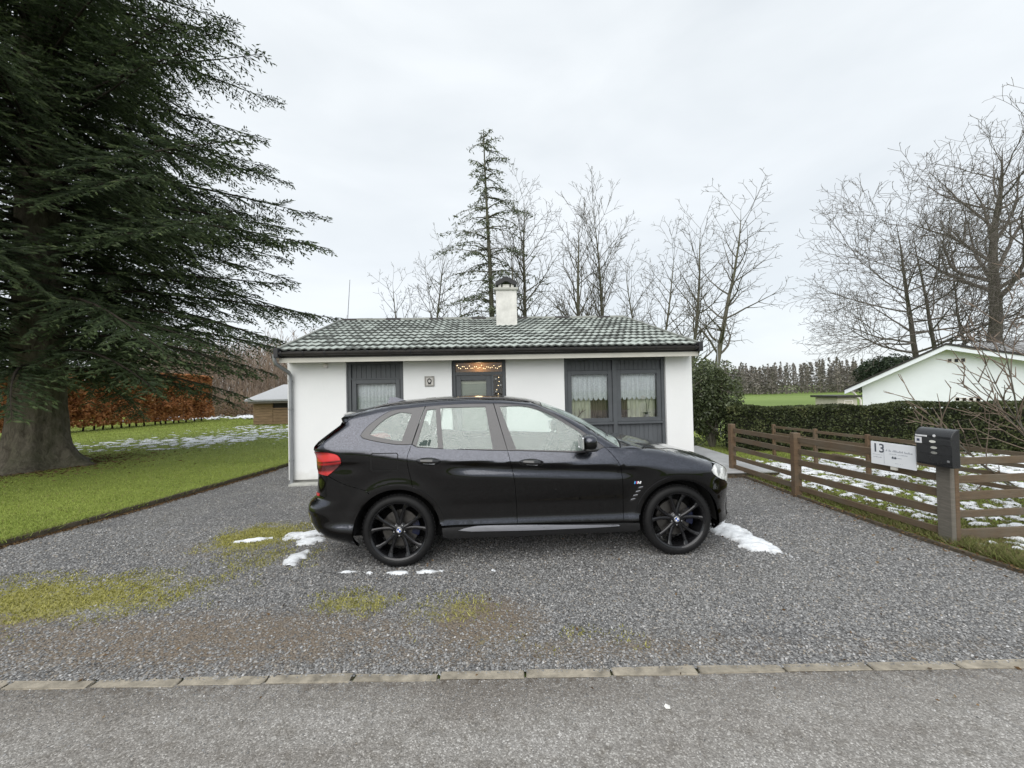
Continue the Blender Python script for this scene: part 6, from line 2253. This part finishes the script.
# ---- far woods
M_farsp = leafmat('hazed_spruce', [(0, (.13, .125, .11)), (.5, (.19, .175, .155)), (1, (.27, .245, .22))], .8, .1, .1)  # paled grey-brown: distance haze is put into the leaf colour
def far_conifers():
    rn = np.random.default_rng(81)
    P, T_, S = [], [], []
    for k in range(420):
        x = rn.uniform(38, 200)
        y = rn.uniform(118, 150) + .06 * x
        H = rn.uniform(8.3, 10.6) * (1.05 + .1 * math.sin(x * .13))
        z0 = float(gz(x, y))
        S.append((x, y, z0, x, y, z0 + H, .07, .03))
        c = 130
        f_ = rn.random(c)
        r_c = (2.0 * (1 - f_) + .15) * rn.uniform(.3, 1, c)
        a = rn.uniform(0, 6.28, c)
        P.append(np.stack([x + r_c * np.cos(a), y + r_c * np.sin(a), z0 + H * (.02 + .98 * f_)], -1))
        T_.append(np.clip(rn.normal(.45, .2, c) + rn.normal(0, .15), 0, 1))
    o = leaves('far_wood', np.concatenate(P), .95, M_farsp, 82, None, .4, .2, np.concatenate(T_))
    tag(o, 'grey brown conifer wood along the far edge of the field', 'wood', kind='stuff')
    o = tubes('far_trunks', S, plain('far_trunk', (.20, .17, .15), .9, .2, 1))
    tag(o, 'pale trunks standing in the far conifer wood', 'wood', kind='stuff')
far_conifers()
M_dkpine = leafmat('dark_pine', [(0, (.015, .024, .014)), (.5, (.03, .045, .025)), (1, (.055, .075, .04))], .6, .3, .1)
for i, (x_, Y_, H_) in enumerate(((872, 62, 6.6), (893, 60, 7.0), (908, 64, 7.4))):
    bush('dark_pine', ('leftmost dark pine crown rising behind the neighbour roof', 'middle dark pine crown rising behind the neighbour roof', 'rightmost dark pine crown rising behind the neighbour roof')[i],
         (px(x_, Y_), Y_, float(gz(px(x_, Y_), Y_))), 3.2, 3.0, H_, 5200, .42, M_dkpine, 85 + i, 'tree', 10, 'dark pines behind the neighbour roof')
def left_wood():
    S = []
    rn = random.Random(91)
    for k in range(130):
        y = rn.uniform(36, 60)
        x = y * rn.uniform(-1.05, -.40)
        H = rn.uniform(6.0, 9.5) * (y / 48)
        G_ = grow(seed=500 + k, H=H, r0=rn.uniform(.06, .12), levels=3, c0=.08, ang=(22, 46), ratio=.42, segl=.8, upb=.10, wob=.12, dens=1.0, cap=520)
        G_[:, [0, 3]] += x
        G_[:, [1, 4]] += y
        G_[:, [2, 5]] += float(gz(x, y))
        G_[:, 6:8] = np.maximum(G_[:, 6:8], .022)
        S.append(G_[:, :8])
    for k in range(240):                                # brambles and brush at its foot
        y = rn.uniform(33, 40)
        x = y * rn.uniform(-1.0, -.42)
        z = float(gz(x, y))
        for _ in range(12):
            e = (x + rn.gauss(0, .8), y + rn.gauss(0, .6), z + rn.uniform(.5, 2.4))
            S.append(np.array([(x, y, z, *e, .022, .012)]))
    o = tubes('left_wood', np.concatenate(S), plain('brushwood', (.22, .165, .12), .9, .35, .4, kind='World'))
    tag(o, 'brown leafless wood and brush behind the left lawn', 'wood', kind='stuff')
    r = np.random.default_rng(92)
    n = 9000
    y = r.uniform(31, 42, n)
    x = y * r.uniform(-1.0, -.42, n)
    P = np.stack([x, y, gz(x, y) + np.abs(r.normal(0, .7, n))], -1)
    o = leaves('bramble', P, .17, leafmat('bramble_leaf', [(0, (.05, .035, .02)), (.5, (.15, .09, .055)), (1, (.23, .17, .11))], .8, .1, .2), 93)
    tag(o, 'rusty bramble leaves at the foot of the left wood', 'bramble', kind='stuff')
left_wood()
def twig_haze():
    r = np.random.default_rng(95)
    n = 42000
    y = r.uniform(35, 62, n)
    x = y * r.uniform(-1.05, -.40, n)
    top = (5.0 + 4.0 * vnoise(x, y, 40, .25)) * (y / 48)
    z = gz(x, y) + top * r.random(n) ** 1.15
    d = np.stack([r.normal(0, .35, n), r.normal(0, .35, n), np.ones(n)], -1)
    d /= np.linalg.norm(d, axis=1, keepdims=True)
    e = np.cross(d, r.normal(0, 1, (n, 3)))
    e /= np.linalg.norm(e, axis=1, keepdims=True)
    L = r.uniform(.6, 1.6, n)[:, None]
    P = np.stack([x, y, z], -1)
    V = np.stack([P - e * .02, P + e * .02, P + d * L], 1).reshape(-1, 3)
    o = npmesh('left_wood_twigs', V, np.arange(n * 3).reshape(-1, 3), plain('wood_twigs', (.21, .16, .125), .9, .4, .3, kind='World'))
    tag(o, 'fine brown twigs filling the left wood', 'twigs', kind='stuff')
twig_haze()
snow('brush_snow', 'snow lying on brushwood beyond the left lawn', -30, -14, 28, 37, .16,
     lambda x, y: (vnoise(x, y, 33, .8) * .6 + vnoise(x, y, 34, 3) * .5 - .60) * 3, lambda x, y: gz(x, y) + .09, .18, 35)
